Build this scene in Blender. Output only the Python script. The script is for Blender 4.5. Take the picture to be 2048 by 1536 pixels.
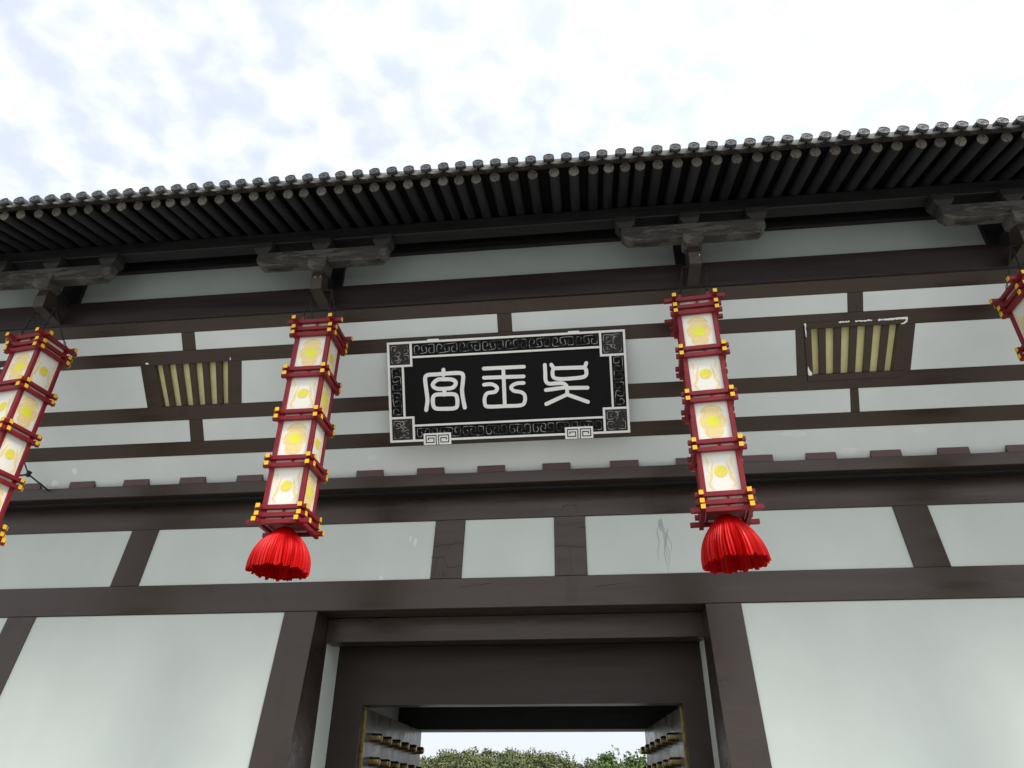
import bpy, bmesh, math, random
from mathutils import Vector, Matrix
random.seed(7)
R = math.radians
S = bpy.context.scene
for o in list(bpy.data.objects):
    bpy.data.objects.remove(o)

# ------------------------------------------------------------------ camera
F_PX = 1421.955
PITCH, YAW, ROLL = 0.5380162835545219, -0.11244318942602963, 0.0074728196196830465
cam = bpy.data.cameras.new('camera')
cam.sensor_width = 36.0
cam.lens = F_PX * 36.0 / 2048.0
cam.clip_start = 0.05
cam.clip_end = 3000
camo = bpy.data.objects.new('camera', cam)
S.collection.objects.link(camo)
cy, sy, cp, sp = math.cos(YAW), math.sin(YAW), math.cos(PITCH), math.sin(PITCH)
fw = Vector((sy * cp, cy * cp, sp))
rt = Vector((cy, -sy, 0))
up = rt.cross(fw)
r2 = rt * math.cos(ROLL) + up * math.sin(ROLL)
u2 = -rt * math.sin(ROLL) + up * math.cos(ROLL)
M = Matrix(((r2.x, u2.x, -fw.x, 0), (r2.y, u2.y, -fw.y, 0), (r2.z, u2.z, -fw.z, 1.6), (0, 0, 0, 1)))
camo.matrix_world = M
S.camera = camo

# ------------------------------------------------------------------ world
SUN_EL, SUN_AZ = R(55), R(118)         # azimuth clockwise from +Y: high on the right, a little in front of the wall
world = bpy.data.worlds.new('World')
S.world = world
world.use_nodes = True
nt = world.node_tree
nt.nodes.clear()
def N(t, tp, **kw):
    n = t.nodes.new(tp)
    for k, v in kw.items():
        setattr(n, k, v)
    return n
wo = N(nt, 'ShaderNodeOutputWorld')
bg = N(nt, 'ShaderNodeBackground')
bg.inputs['Strength'].default_value = 0.1
sky = N(nt, 'ShaderNodeTexSky', sky_type='NISHITA', sun_disc=False, sun_elevation=SUN_EL, sun_rotation=SUN_AZ)
sky.air_density = 1.0; sky.dust_density = 2.0
tc = N(nt, 'ShaderNodeTexCoord')
sep = N(nt, 'ShaderNodeSeparateXYZ')
nt.links.new(tc.outputs['Generated'], sep.inputs[0])
za = N(nt, 'ShaderNodeMath', operation='MAXIMUM'); za.inputs[1].default_value = 0.0
zc = N(nt, 'ShaderNodeMath', operation='ADD'); zc.inputs[1].default_value = 0.22
nt.links.new(sep.outputs['Z'], za.inputs[0]); nt.links.new(za.outputs[0], zc.inputs[0])
dx = N(nt, 'ShaderNodeMath', operation='DIVIDE'); dy = N(nt, 'ShaderNodeMath', operation='DIVIDE')
nt.links.new(sep.outputs['X'], dx.inputs[0]); nt.links.new(zc.outputs[0], dx.inputs[1])
nt.links.new(sep.outputs['Y'], dy.inputs[0]); nt.links.new(zc.outputs[0], dy.inputs[1])
cmb = N(nt, 'ShaderNodeCombineXYZ')
nt.links.new(dx.outputs[0], cmb.inputs[0]); nt.links.new(dy.outputs[0], cmb.inputs[1])
n1 = N(nt, 'ShaderNodeTexNoise'); n1.inputs['Scale'].default_value = 17.0; n1.inputs['Detail'].default_value = 6.0
n1.inputs['Roughness'].default_value = 0.46; n1.inputs['Distortion'].default_value = 0.15
n2 = N(nt, 'ShaderNodeTexNoise'); n2.inputs['Scale'].default_value = 5.0; n2.inputs['Detail'].default_value = 3.0
for n in (n1, n2):
    nt.links.new(cmb.outputs[0], n.inputs['Vector'])
add = N(nt, 'ShaderNodeMath', operation='MULTIPLY_ADD')
add.inputs[1].default_value = 0.45
nt.links.new(n2.outputs['Fac'], add.inputs[0]); nt.links.new(n1.outputs['Fac'], add.inputs[2])
rmp = N(nt, 'ShaderNodeMapRange', interpolation_type='SMOOTHSTEP')
rmp.inputs['From Min'].default_value = 0.54; rmp.inputs['From Max'].default_value = 0.90
nt.links.new(add.outputs[0], rmp.inputs['Value'])
# thick cloud is white, thin cloud a pale blue grey veil over the sky behind it
thin = N(nt, 'ShaderNodeMix', data_type='RGBA')
thin.inputs['Factor'].default_value = 0.93
thin.inputs['B'].default_value = (2.00, 2.17, 2.46, 1)
nt.links.new(sky.outputs['Color'], thin.inputs['A'])
mx = N(nt, 'ShaderNodeMix', data_type='RGBA')
mx.inputs['B'].default_value = (2.62, 2.70, 2.80, 1)
nt.links.new(rmp.outputs['Result'], mx.inputs['Factor'])
nt.links.new(thin.outputs['Result'], mx.inputs['A'])
# the cloud sheet melts into an even pale veil towards the horizon
hf = N(nt, 'ShaderNodeMapRange', interpolation_type='SMOOTHSTEP')
hf.inputs['From Min'].default_value = 0.08; hf.inputs['From Max'].default_value = 0.35
nt.links.new(sep.outputs['Z'], hf.inputs['Value'])
hm = N(nt, 'ShaderNodeMix', data_type='RGBA')
hm.inputs['A'].default_value = (2.20, 2.33, 2.50, 1)
nt.links.new(hf.outputs['Result'], hm.inputs['Factor']); nt.links.new(mx.outputs['Result'], hm.inputs['B'])
# the cloud sheet glows around the veiled sun
dot = N(nt, 'ShaderNodeVectorMath', operation='DOT_PRODUCT')
dot.inputs[1].default_value = (math.sin(SUN_AZ) * math.cos(SUN_EL), math.cos(SUN_AZ) * math.cos(SUN_EL), math.sin(SUN_EL))
nt.links.new(tc.outputs['Generated'], dot.inputs[0])
gl = N(nt, 'ShaderNodeMapRange', interpolation_type='SMOOTHSTEP')
gl.inputs['From Min'].default_value = 0.25; gl.inputs['From Max'].default_value = 1.0
gl.inputs['To Min'].default_value = 0.98; gl.inputs['To Max'].default_value = 1.3
nt.links.new(dot.outputs['Value'], gl.inputs['Value'])
sc_ = N(nt, 'ShaderNodeVectorMath', operation='SCALE')
nt.links.new(hm.outputs['Result'], sc_.inputs[0]); nt.links.new(gl.outputs['Result'], sc_.inputs['Scale'])
nt.links.new(sc_.outputs[0], bg.inputs['Color'])
nt.links.new(bg.outputs[0], wo.inputs['Surface'])

sun = bpy.data.lights.new('sun', 'SUN')
sun.energy = 1.5; sun.angle = R(25); sun.color = (1.0, 0.97, 0.92)
suno = bpy.data.objects.new('sun', sun)
S.collection.objects.link(suno)
sd = Vector((math.sin(SUN_AZ) * math.cos(SUN_EL), math.cos(SUN_AZ) * math.cos(SUN_EL), math.sin(SUN_EL)))
suno.rotation_euler = sd.to_track_quat('Z', 'Y').to_euler()
suno.location = (10, 20, 40)

S.view_settings.view_transform = 'Standard'
S.view_settings.look = 'None'
S.view_settings.gamma = 1.0
S.view_settings.exposure = 2.05
S.view_settings.use_curve_mapping = False
S.cycles.max_bounces = 8

# ------------------------------------------------------------------ materials
def mat(name, base, rough=0.6, spec=0.5, metal=0.0, noise=None, bump=None, wear=None, objrand=0.0, emit=None):
    """noise=(scale,amount,(sx,sy,sz)); bump=(scale,strength,(stretch)); wear=(color,scale,threshold,(stretch))"""
    m = bpy.data.materials.new(name); m.use_nodes = True
    t = m.node_tree; b = t.nodes['Principled BSDF']
    b.inputs['Roughness'].default_value = rough
    b.inputs['Specular IOR Level'].default_value = spec
    b.inputs['Metallic'].default_value = metal
    col = N(t, 'ShaderNodeRGB'); col.outputs[0].default_value = (*base, 1)
    src = col.outputs[0]
    co = N(t, 'ShaderNodeTexCoord')
    def nz(scale, detail, st):
        mp = N(t, 'ShaderNodeMapping'); mp.inputs['Scale'].default_value = st
        t.links.new(co.outputs['Object'], mp.inputs['Vector'])
        n = N(t, 'ShaderNodeTexNoise'); n.inputs['Scale'].default_value = scale; n.inputs['Detail'].default_value = detail
        n.inputs['Roughness'].default_value = 0.6
        t.links.new(mp.outputs[0], n.inputs['Vector'])
        return n
    if noise:
        n = nz(noise[0], 6, noise[2] if len(noise) > 2 else (1, 1, 1))
        mr = N(t, 'ShaderNodeMapRange')
        mr.inputs['From Min'].default_value = 0.25; mr.inputs['From Max'].default_value = 0.75
        mr.inputs['To Min'].default_value = 1 - noise[1]; mr.inputs['To Max'].default_value = 1 + noise[1]
        t.links.new(n.outputs['Fac'], mr.inputs['Value'])
        hs = N(t, 'ShaderNodeHueSaturation')
        t.links.new(src, hs.inputs['Color']); t.links.new(mr.outputs[0], hs.inputs['Value'])
        src = hs.outputs[0]
        rr = N(t, 'ShaderNodeMapRange')
        rr.inputs['From Min'].default_value = 0.3; rr.inputs['From Max'].default_value = 0.7
        rr.inputs['To Min'].default_value = max(0.03, rough - 0.12); rr.inputs['To Max'].default_value = min(1, rough + 0.12)
        t.links.new(n.outputs['Fac'], rr.inputs['Value']); t.links.new(rr.outputs[0], b.inputs['Roughness'])
    if objrand:
        oi = N(t, 'ShaderNodeObjectInfo')
        mr = N(t, 'ShaderNodeMapRange')
        mr.inputs['To Min'].default_value = 1 - objrand; mr.inputs['To Max'].default_value = 1 + objrand
        t.links.new(oi.outputs['Random'], mr.inputs['Value'])
        hs = N(t, 'ShaderNodeHueSaturation')
        t.links.new(src, hs.inputs['Color']); t.links.new(mr.outputs[0], hs.inputs['Value'])
        src = hs.outputs[0]
    if wear:
        ws = wear if isinstance(wear, list) else [wear]
        for wcol, wsc, wth, wst in ws:
            n = nz(wsc, 8, wst)
            mr = N(t, 'ShaderNodeMapRange')
            mr.inputs['From Min'].default_value = wth; mr.inputs['From Max'].default_value = wth + 0.05
            t.links.new(n.outputs['Fac'], mr.inputs['Value'])
            x = N(t, 'ShaderNodeMix', data_type='RGBA')
            x.inputs['B'].default_value = (*wcol, 1)
            t.links.new(mr.outputs[0], x.inputs['Factor']); t.links.new(src, x.inputs['A'])
            src = x.outputs['Result']
    t.links.new(src, b.inputs['Base Color'])
    if bump:
        n = nz(bump[0], 6, bump[2] if len(bump) > 2 else (1, 1, 1))
        bp = N(t, 'ShaderNodeBump'); bp.inputs['Strength'].default_value = bump[1]; bp.inputs['Distance'].default_value = 0.02
        t.links.new(n.outputs['Fac'], bp.inputs['Height']); t.links.new(bp.outputs[0], b.inputs['Normal'])
    if emit:
        b.inputs['Emission Color'].default_value = (*emit[0], 1); b.inputs['Emission Strength'].default_value = emit[1]
    return m

GRAIN = (0.25, 3, 3)
M_brown = mat('brown_paint', (0.027, 0.0180, 0.0138), 0.35, 0.68, noise=(2.2, 0.25, GRAIN), bump=(4.0, 0.26, (0.5, 1.8, 1.8)),
              wear=[((0.30, 0.28, 0.25), 26, 0.775, (1, 1, 1)), ((0.019, 0.0125, 0.010), 3.5, 0.60, (1, 1, .25))])
M_brown.node_tree.nodes['Principled BSDF'].inputs['Specular Tint'].default_value = (1.0, 0.87, 0.78, 1)
M_frame = mat('recess_shaded_brown_paint', (0.018, 0.0128, 0.0105), 0.42, 0.42, noise=(2.2, 0.25, GRAIN), bump=(3.0, 0.14, (0.5, 1.6, 1.6)))  # brown paint darkened to stand in for shade in the door recess
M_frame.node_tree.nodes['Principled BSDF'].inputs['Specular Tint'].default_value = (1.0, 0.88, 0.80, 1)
M_beam = mat('maroon_paint', (0.0215, 0.0120, 0.0110), 0.42, 0.5, noise=(1.6, 0.25, GRAIN), bump=(4, 0.10, (0.3, 4, 4)),
             wear=((0.35, 0.33, 0.30), 22, 0.775, (1, 1, .5)))
M_stub = mat('red_brown_paint', (0.115, 0.066, 0.063), 0.55, 0.4, noise=(4, 0.15), bump=(8, 0.08))
M_dark = mat('dark_stained_wood', (0.0115, 0.0112, 0.0115), 0.55, 0.45, noise=(5, 0.35, (0.4, 3, 3)), bump=(9, 0.25, (0.3, 4, 4)))
M_brk = mat('weathered_bracket_wood', (0.052, 0.049, 0.043), 0.6, 0.4, noise=(6, 0.4, (0.4, 4, 4)), bump=(12, 0.22, (0.5, 2, 3)),
            wear=[((0.105, 0.098, 0.085), 5, 0.50, (0.6, 1, 2)), ((0.020, 0.019, 0.018), 7, 0.60, (0.6, 2, 4)), ((0.34, 0.27, 0.20), 18, 0.66, (0.7, 1, 2.5))])
M_brk2 = mat('dark_bracket_wood', (0.028, 0.027, 0.026), 0.55, 0.4, noise=(5, 0.3), bump=(10, 0.2))
M_raft = mat('black_stained_pole', (0.020, 0.020, 0.0215), 0.6, 0.4, noise=(6, 0.3, (3, .4, 3)), bump=(10, 0.2, (3, .4, 3)), objrand=0.25,
             wear=((0.10, 0.09, 0.075), 14, 0.70, (4, .5, 4)))
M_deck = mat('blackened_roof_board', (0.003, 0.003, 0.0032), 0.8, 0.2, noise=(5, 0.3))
M_rend = mat('weathered_pole_end', (0.21, 0.195, 0.17), 0.8, 0.2, noise=(16, 0.5), bump=(30, 0.6), objrand=0.35,
             wear=[((0.46, 0.38, 0.28), 13, 0.60, (1, 1, 1)), ((0.05, 0.045, 0.04), 15, 0.57, (1, 1, 1))])
M_tile = mat('grey_clay_tile', (0.055, 0.056, 0.058), 0.7, 0.3, noise=(9, 0.35), bump=(20, 0.3), objrand=0.2)
M_tcap = mat('grey_tile_face', (0.050, 0.051, 0.053), 0.65, 0.35, noise=(14, 0.35), bump=(28, 0.4), objrand=0.18)
M_trel = mat('pale_tile_relief', (0.13, 0.132, 0.13), 0.7, 0.3, noise=(20, 0.3))
M_pan = mat('pale_pan_tile', (0.13, 0.13, 0.122), 0.7, 0.3, noise=(12, 0.35), bump=(20, 0.3), objrand=0.2)
M_mort = mat('brown_mortar', (0.036, 0.029, 0.024), 0.9, 0.1, noise=(16, 0.4), bump=(18, 1.0),
             wear=((0.10, 0.09, 0.075), 15, 0.62, (1, 1, 1)))
M_plas = mat('pale_plaster', (0.640, 0.680, 0.620), 0.7, 0.25, noise=(0.7, 0.085, (1, 1, .6)), bump=(1.2, 0.12),
             wear=[((0.69, 0.725, 0.67), 2.2, 0.72, (1, 1, 1)), ((0.20, 0.20, 0.19), 42, 0.80, (1, 1, 1))])
M_plas_up = mat('grey_plaster', (0.72, 0.765, 0.74), 0.7, 0.25, noise=(0.8, 0.085), bump=(1.2, 0.12),
             wear=((0.77, 0.81, 0.79), 3.0, 0.72, (1, 1, 1)))
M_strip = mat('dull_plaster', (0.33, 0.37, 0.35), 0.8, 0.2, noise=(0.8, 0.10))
M_bare = mat('bare_white_patch', (0.93, 0.93, 0.86), 0.8, 0.2, noise=(12, 0.08))
M_repair = mat('repaired_plaster_patch', (0.78, 0.81, 0.78), 0.8, 0.2, noise=(6, 0.05))
M_stain = mat('water_stain', (0.42, 0.44, 0.42), 0.8, 0.2, noise=(10, 0.2))
M_yel = mat('yellow_paper', (0.80, 0.74, 0.37), 0.8, 0.2, noise=(5, 0.12), bump=(8, 0.1))
M_red = mat('dark_red_lacquer', (0.215, 0.013, 0.019), 0.45, 0.30, noise=(7, 0.25), wear=((0.55, 0.28, 0.27), 16, 0.755, (1, 1, 1)))
M_tip = mat('yellow_tip_paint', (0.82, 0.50, 0.012), 0.5, 0.5, noise=(12, 0.10))
def panel_mat():
    m = mat('cream_lamp_panel', (0.86, 0.84, 0.74), 0.5, 0.4, noise=(3, 0.04))
    return m
M_cream = panel_mat()
M_pora = mat('pale_orange_print', (0.86, 0.67, 0.30), 0.5, 0.4, noise=(34, 0.10))
M_pyel = mat('yellow_print', (0.84, 0.80, 0.06), 0.5, 0.4, noise=(3, 0.03))
M_pyel2 = mat('mottled_yellow_print', (0.82, 0.72, 0.10), 0.5, 0.4, noise=(30, 0.14))
M_tass = mat('red_satin', (0.50, 0.0015, 0.0015), 0.5, 0.2, noise=(9, 0.12), bump=(14, 0.10, (3, 3, .5)))
M_chain = mat('dull_steel_chain', (0.05, 0.05, 0.048), 0.4, 0.6, metal=0.6, noise=(30, 0.5))
M_black = mat('black_lacquer', (0.0040, 0.0046, 0.0046), 0.5, 0.16, noise=(1.4, 0.3), bump=(2.0, 0.02))
M_carv = mat('carved_black_lacquer', (0.004, 0.004, 0.004), 0.5, 0.2, bump=(24, 0.3))
M_csq = mat('dark_brown_lacquer', (0.016, 0.0095, 0.0085), 0.35, 0.5, noise=(8, 0.4), bump=(18, 0.3))
M_ridge = mat('worn_highlit_carving_edge', (0.035, 0.035, 0.035), 0.3, 0.5, noise=(30, 0.4), wear=((0.36, 0.36, 0.34), 9, 0.48, (1, 1, 1)))  # light grey carries both worn edges and painted highlights along the carving
M_white = mat('white_paint', (0.92, 0.92, 0.87), 0.5, 0.4, noise=(5, 0.07), wear=((0.45, 0.45, 0.41), 22, 0.74, (1, 1, 1)))
M_crk = mat('cracked_white_paint', (0.91, 0.91, 0.87), 0.5, 0.4, noise=(6, 0.10), wear=((0.20, 0.20, 0.18), 26, 0.735, (1, 1, 1)))
M_brass = mat('aged_brass', (0.26, 0.20, 0.085), 0.36, 0.5, metal=1.0, noise=(20, 0.45))
M_door = mat('grey_brown_door_paint', (0.110, 0.098, 0.080), 0.30, 0.5, noise=(2.5, 0.12), bump=(3.5, 0.22))
M_iron = mat('black_iron', (0.02, 0.02, 0.022), 0.5, 0.5, metal=0.3)
M_stone = mat('grey_paving_stone', (0.20, 0.195, 0.185), 0.85, 0.2, noise=(0.4, 0.15), bump=(3, 0.3))
M_hill = mat('wooded_slope', (0.05, 0.06, 0.03), 1.0, 0.1, noise=(0.2, 0.3))
def leaf_mat(name, a, b):
    m = mat(name, a, 0.7, 0.25)
    t = m.node_tree; bs = t.nodes['Principled BSDF']
    co = N(t, 'ShaderNodeTexCoord')
    n = N(t, 'ShaderNodeTexNoise'); n.inputs['Scale'].default_value = 0.22; n.inputs['Detail'].default_value = 5
    t.links.new(co.outputs['Object'], n.inputs['Vector'])
    mr = N(t, 'ShaderNodeMapRange'); mr.inputs['From Min'].default_value = 0.38; mr.inputs['From Max'].default_value = 0.62
    t.links.new(n.outputs['Fac'], mr.inputs['Value'])
    x = N(t, 'ShaderNodeMix', data_type='RGBA'); x.inputs['A'].default_value = (*a, 1); x.inputs['B'].default_value = (*b, 1)
    t.links.new(mr.outputs[0], x.inputs['Factor']); t.links.new(x.outputs['Result'], bs.inputs['Base Color'])
    return m
M_leaf = leaf_mat('mixed_foliage', (0.068, 0.088, 0.034), (0.115, 0.125, 0.048))
M_leafg = leaf_mat('fresh_green_foliage', (0.075, 0.125, 0.034), (0.12, 0.18, 0.05))
M_bark = mat('grey_bark', (0.12, 0.10, 0.08), 0.9, 0.1, noise=(3, 0.3))

# ------------------------------------------------------------------ helpers
WL = {}
def wl(o):
    return WL.get(o.name, Vector((0, 0, 0))) if o else Vector((0, 0, 0))
def empty(name, loc, rz=0.0, label=None, cat=None, group=None):
    o = bpy.data.objects.new(name, None)
    o.empty_display_size = 0.2
    S.collection.objects.link(o)
    o.location = loc; o.rotation_euler = (0, 0, rz)
    WL[o.name] = Vector(loc)
    tag(o, label, cat, group)
    return o
def tag(o, label=None, cat=None, group=None, kind=None):
    if label: o['label'] = label
    if cat: o['category'] = cat
    if group: o['group'] = group
    if kind: o['kind'] = kind
    return o
class G:
    """collects geometry"""
    def __init__(s):
        s.v = []; s.f = []
    def add(s, v, f):
        k = len(s.v); s.v += [tuple(p) for p in v]; s.f += [tuple(i + k for i in q) for q in f]
        return s
    def box(s, x0, x1, y0, y1, z0, z1):
        v = [(x0, y0, z0), (x1, y0, z0), (x1, y1, z0), (x0, y1, z0), (x0, y0, z1), (x1, y0, z1), (x1, y1, z1), (x0, y1, z1)]
        return s.add(v, [(0, 3, 2, 1), (4, 5, 6, 7), (0, 1, 5, 4), (1, 2, 6, 5), (2, 3, 7, 6), (3, 0, 4, 7)])
    def fbox(s, fr, x0, x1, t0, t1, n0, n1):
        """box in an inclined wall frame"""
        v = [fr(x, t, n) for t in (t0, t1) for (x, n) in ((x0, n1), (x1, n1), (x1, n0), (x0, n0))]
        return s.add(v, [(0, 3, 2, 1), (4, 5, 6, 7), (0, 1, 5, 4), (1, 2, 6, 5), (2, 3, 7, 6), (3, 0, 4, 7)])
    def fquad(s, fr, pts, n0, n1):
        """prism over a 2D polygon (x,t) listed counter clockwise seen from the front"""
        k = len(pts)
        v = [fr(x, t, n1) for x, t in pts] + [fr(x, t, n0) for x, t in pts]
        f = [tuple(range(k)), tuple(reversed(range(k, 2 * k)))]
        for i in range(k):
            j = (i + 1) % k
            f.append((i, i + k, j + k, j))
        return s.add(v, f)
    def prism(s, poly, x0, x1):
        """(y,z) polygon extruded along X"""
        k = len(poly)
        v = [(x0, y, z) for y, z in poly] + [(x1, y, z) for y, z in poly]
        f = [tuple(range(k)), tuple(reversed(range(k, 2 * k)))]
        for i in range(k):
            j = (i + 1) % k
            f.append((i, j + 0, j + k, i + k)[::-1])
        return s.add(v, f)
    def cyl(s, p0, p1, r, n=12, r1=None, caps=True):
        p0 = Vector(p0); p1 = Vector(p1); r1 = r if r1 is None else r1
        d = (p1 - p0).normalized()
        a = Vector((0, 0, 1)) if abs(d.z) < 0.9 else Vector((1, 0, 0))
        e1 = d.cross(a).normalized(); e2 = d.cross(e1)
        v = []
        for p, q in ((p0, r), (p1, r1)):
            for i in range(n):
                t = 2 * math.pi * i / n
                v.append(p + e1 * math.cos(t) * q + e2 * math.sin(t) * q)
        f = [(i, (i + 1) % n, (i + 1) % n + n, i + n) for i in range(n)]
        if caps:
            f += [tuple(reversed(range(n))), tuple(range(n, 2 * n))]
        return s.add(v, f)
    def tube(s, pts, r, n=5):
        pts = [Vector(p) for p in pts]
        k = len(pts); v = []
        for i, p in enumerate(pts):
            d = (pts[min(i + 1, k - 1)] - pts[max(i - 1, 0)]).normalized()
            a = Vector((0, 0, 1)) if abs(d.z) < 0.9 else Vector((1, 0, 0))
            e1 = d.cross(a).normalized(); e2 = d.cross(e1)
            rr = r[i] if isinstance(r, (list, tuple)) else r
            for j in range(n):
                t = 2 * math.pi * j / n
                v.append(p + e1 * math.cos(t) * rr + e2 * math.sin(t) * rr)
        f = []
        for i in range(k - 1):
            for j in range(n):
                f.append((i * n + j, i * n + (j + 1) % n, (i + 1) * n + (j + 1) % n, (i + 1) * n + j))
        f += [tuple(reversed(range(n))), tuple(range((k - 1) * n, k * n))]
        return s.add(v, f)
    def disc(s, fr, cx, ct, rx, ry, n0, n1, seg=28, hole=None):
        o = [(cx + rx * math.cos(2 * math.pi * i / seg), ct + ry * math.sin(2 * math.pi * i / seg)) for i in range(seg)]
        if not hole:
            return s.fquad(fr, o, n0, n1)
        q = [(cx + hole * rx * math.cos(2 * math.pi * i / seg), ct + hole * ry * math.sin(2 * math.pi * i / seg)) for i in range(seg)]
        v = [fr(x, t, n1) for x, t in o] + [fr(x, t, n1) for x, t in q] + [fr(x, t, n0) for x, t in o]
        f = []
        for i in range(seg):
            j = (i + 1) % seg
            f.append((i, j, j + seg, i + seg)); f.append((i, i + 2 * seg, j + 2 * seg, j))
        return s.add(v, f)
    def stroke(s, fr, pts, w, n0, n1, caps=True, wj=0.0):
        """flat raised brush stroke along 2D points, round ends"""
        k = len(pts); L = []; Rr = []
        ws = w if isinstance(w, (list, tuple)) else [w] * k
        closed = k > 3 and abs(pts[0][0] - pts[-1][0]) < 1e-6 and abs(pts[0][1] - pts[-1][1]) < 1e-6
        if closed: caps = False
        for i in range(k):
            a = pts[max(i - 1, 0)]; b = pts[min(i + 1, k - 1)]
            if closed and i in (0, k - 1): a, b = pts[k - 2], pts[1]
            d = Vector((b[0] - a[0], b[1] - a[1])); d.normalize()
            h = ws[i] / 2 * (1 + (0 if closed and i in (0, k - 1) else random.uniform(-wj, wj)))
            L.append((pts[i][0] - d.y * h, pts[i][1] + d.x * h)); Rr.append((pts[i][0] + d.y * h, pts[i][1] - d.x * h))
        c1 = []; c2 = []
        if caps:
            for (end, nb, lst, q) in ((k - 1, k - 2, c1, 1), (0, 1, c2, -1)):
                d = Vector((pts[end][0] - pts[nb][0], pts[end][1] - pts[nb][1])); d.normalize(); h = ws[end] / 2
                for j in range(1, 6):
                    t = math.pi / 2 - math.pi * j / 6
                    nx, ny = -d.y * math.sin(t), d.x * math.sin(t)
                    lst.append((pts[end][0] + (d.x * math.cos(t) + nx) * h, pts[end][1] + (d.y * math.cos(t) + ny) * h))
        # body as quads, ends as fans
        def quad(P):
            s.fquad_open(fr, P, n0, n1)
        v = []; f = []
        for i in range(k):
            for p in (L[i], Rr[i]):
                v.append(fr(p[0], p[1], n1)); v.append(fr(p[0], p[1], n0))
        for i in range(k - 1):
            a = 4 * i; b = 4 * (i + 1)
            f.append((a, a + 2, b + 2, b)); f.append((a + 1, a, b, b + 1)); f.append((a + 2, a + 3, b + 3, b + 2))
        s.add(v, f)
        for lst, e, l, r_ in ((c1, k - 1, L[-1], Rr[-1]), (c2, 0, Rr[0], L[0])):
            if lst:
                s.fquad(fr, ([l] + lst + [r_])[::-1], n0, n1)
        return s
def smooth2(pts, per=5):
    """Catmull-Rom through 2D points"""
    P = [pts[0]] + list(pts) + [pts[-1]]
    if pts[0] == pts[-1]:
        P = [pts[-2]] + list(pts) + [pts[1]]
    out = []
    for i in range(1, len(P) - 2):
        p0, p1, p2, p3 = P[i - 1], P[i], P[i + 1], P[i + 2]
        for j in range(per):
            t = j / per
            out.append(tuple(0.5 * (2 * p1[a] + (p2[a] - p0[a]) * t + (2 * p0[a] - 5 * p1[a] + 4 * p2[a] - p3[a]) * t * t
                                    + (-p0[a] + 3 * p1[a] - 3 * p2[a] + p3[a]) * t ** 3) for a in range(2)))
    out.append(P[-2])
    return out
def mesh_of(name, g, bevel=0.0, smooth=False):
    me = bpy.data.meshes.new(name)
    me.from_pydata([tuple(p) for p in g.v], [], g.f)
    me.update()
    bm = bmesh.new(); bm.from_mesh(me)
    if bevel:
        es = [e for e in bm.edges if len(e.link_faces) == 2 and e.calc_face_angle(0) > 0.5]
        if es:
            bmesh.ops.bevel(bm, geom=es, offset=bevel, segments=1, affect='EDGES', clamp_overlap=True)
    bmesh.ops.recalc_face_normals(bm, faces=bm.faces)
    bm.to_mesh(me); bm.free()
    if smooth:
        for p in me.polygons: p.use_smooth = True
    return me
def part(name, g, m, parent, bevel=0.0, smooth=False, loc=None, label=None, rot=None):
    """world-coordinate geometry unless loc is given (then geometry is local to loc, itself relative to the parent)"""
    me = g if isinstance(g, bpy.types.Mesh) else mesh_of(name, g, bevel, smooth)
    if not me.materials:
        me.materials.append(m)
    o = bpy.data.objects.new(name, me)
    S.collection.objects.link(o)
    o.parent = parent
    if loc is None:
        o.location = -wl(parent) if parent else (0, 0, 0)
        WL[o.name] = Vector((0, 0, 0))
    else:
        o.location = loc
        WL[o.name] = wl(parent) + Vector(loc)
    if rot: o.rotation_euler = rot
    if label: o['label'] = label
    return o
def frame(y0, z0, a, x0=0.0):
    ca, sa = math.cos(a), math.sin(a)
    def fr(x, t, n=0.0):
        return (x0 + x, y0 + t * sa - n * ca, z0 + t * ca + n * sa)
    return fr

# ------------------------------------------------------------------ setting
XC = -1.06                                    # the gate's centre line
g = G(); g.add([(-600, -400, 0), (600, -400, 0), (600, 900, 0), (-600, 900, 0)], [(0, 1, 2, 3)])
ground = tag(part('ground', g, M_stone, None), kind='structure')

# ------------------------------------------------------------------ gatehouse
GB = Vector((XC, 9.4, 0))
gate = empty('gatehouse', GB, 0, 'white plaster gatehouse with dark brown timber frame, flared upper wall and grey tiled eave', 'gatehouse')
LOW = R(8.8542); COVE = R(-35.2003)
FL = frame(9.0, 3.759, LOW, XC)               # lower wall, leaning back
FC = frame(9.058, 5.595, COVE, XC)            # upper wall, flaring out over the gate
U0, U1 = -12.4, 11.6                          # extent along the wall, from the centre line

# cores (plaster substrate) behind everything
def core(name, x0, x1, poly, m=None):
    return part(name, G().prism(poly, XC + x0, XC + x1), m or M_plas, gate)
lw_top = FL(0, 1.86, -0.05); lw_base = FL(0, -3.85, -0.05)
yb = lambda z: 9.0 + (z - 3.759) * math.tan(LOW)
for a, b in ((U0, -2.62), (2.62, U1)):
    core('wall_core', a, b, [(yb(-.02) + .06, -.02), (yb(5.5) + .06, 5.5), (9.9, 5.5), (9.9, -.02)], M_brown)
core('wall_core', -2.615, 2.615, [(yb(3.78) + .06, 3.79), (yb(5.5) + .06, 5.5), (9.9, 5.5), (9.9, 3.79)], M_brown)

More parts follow.
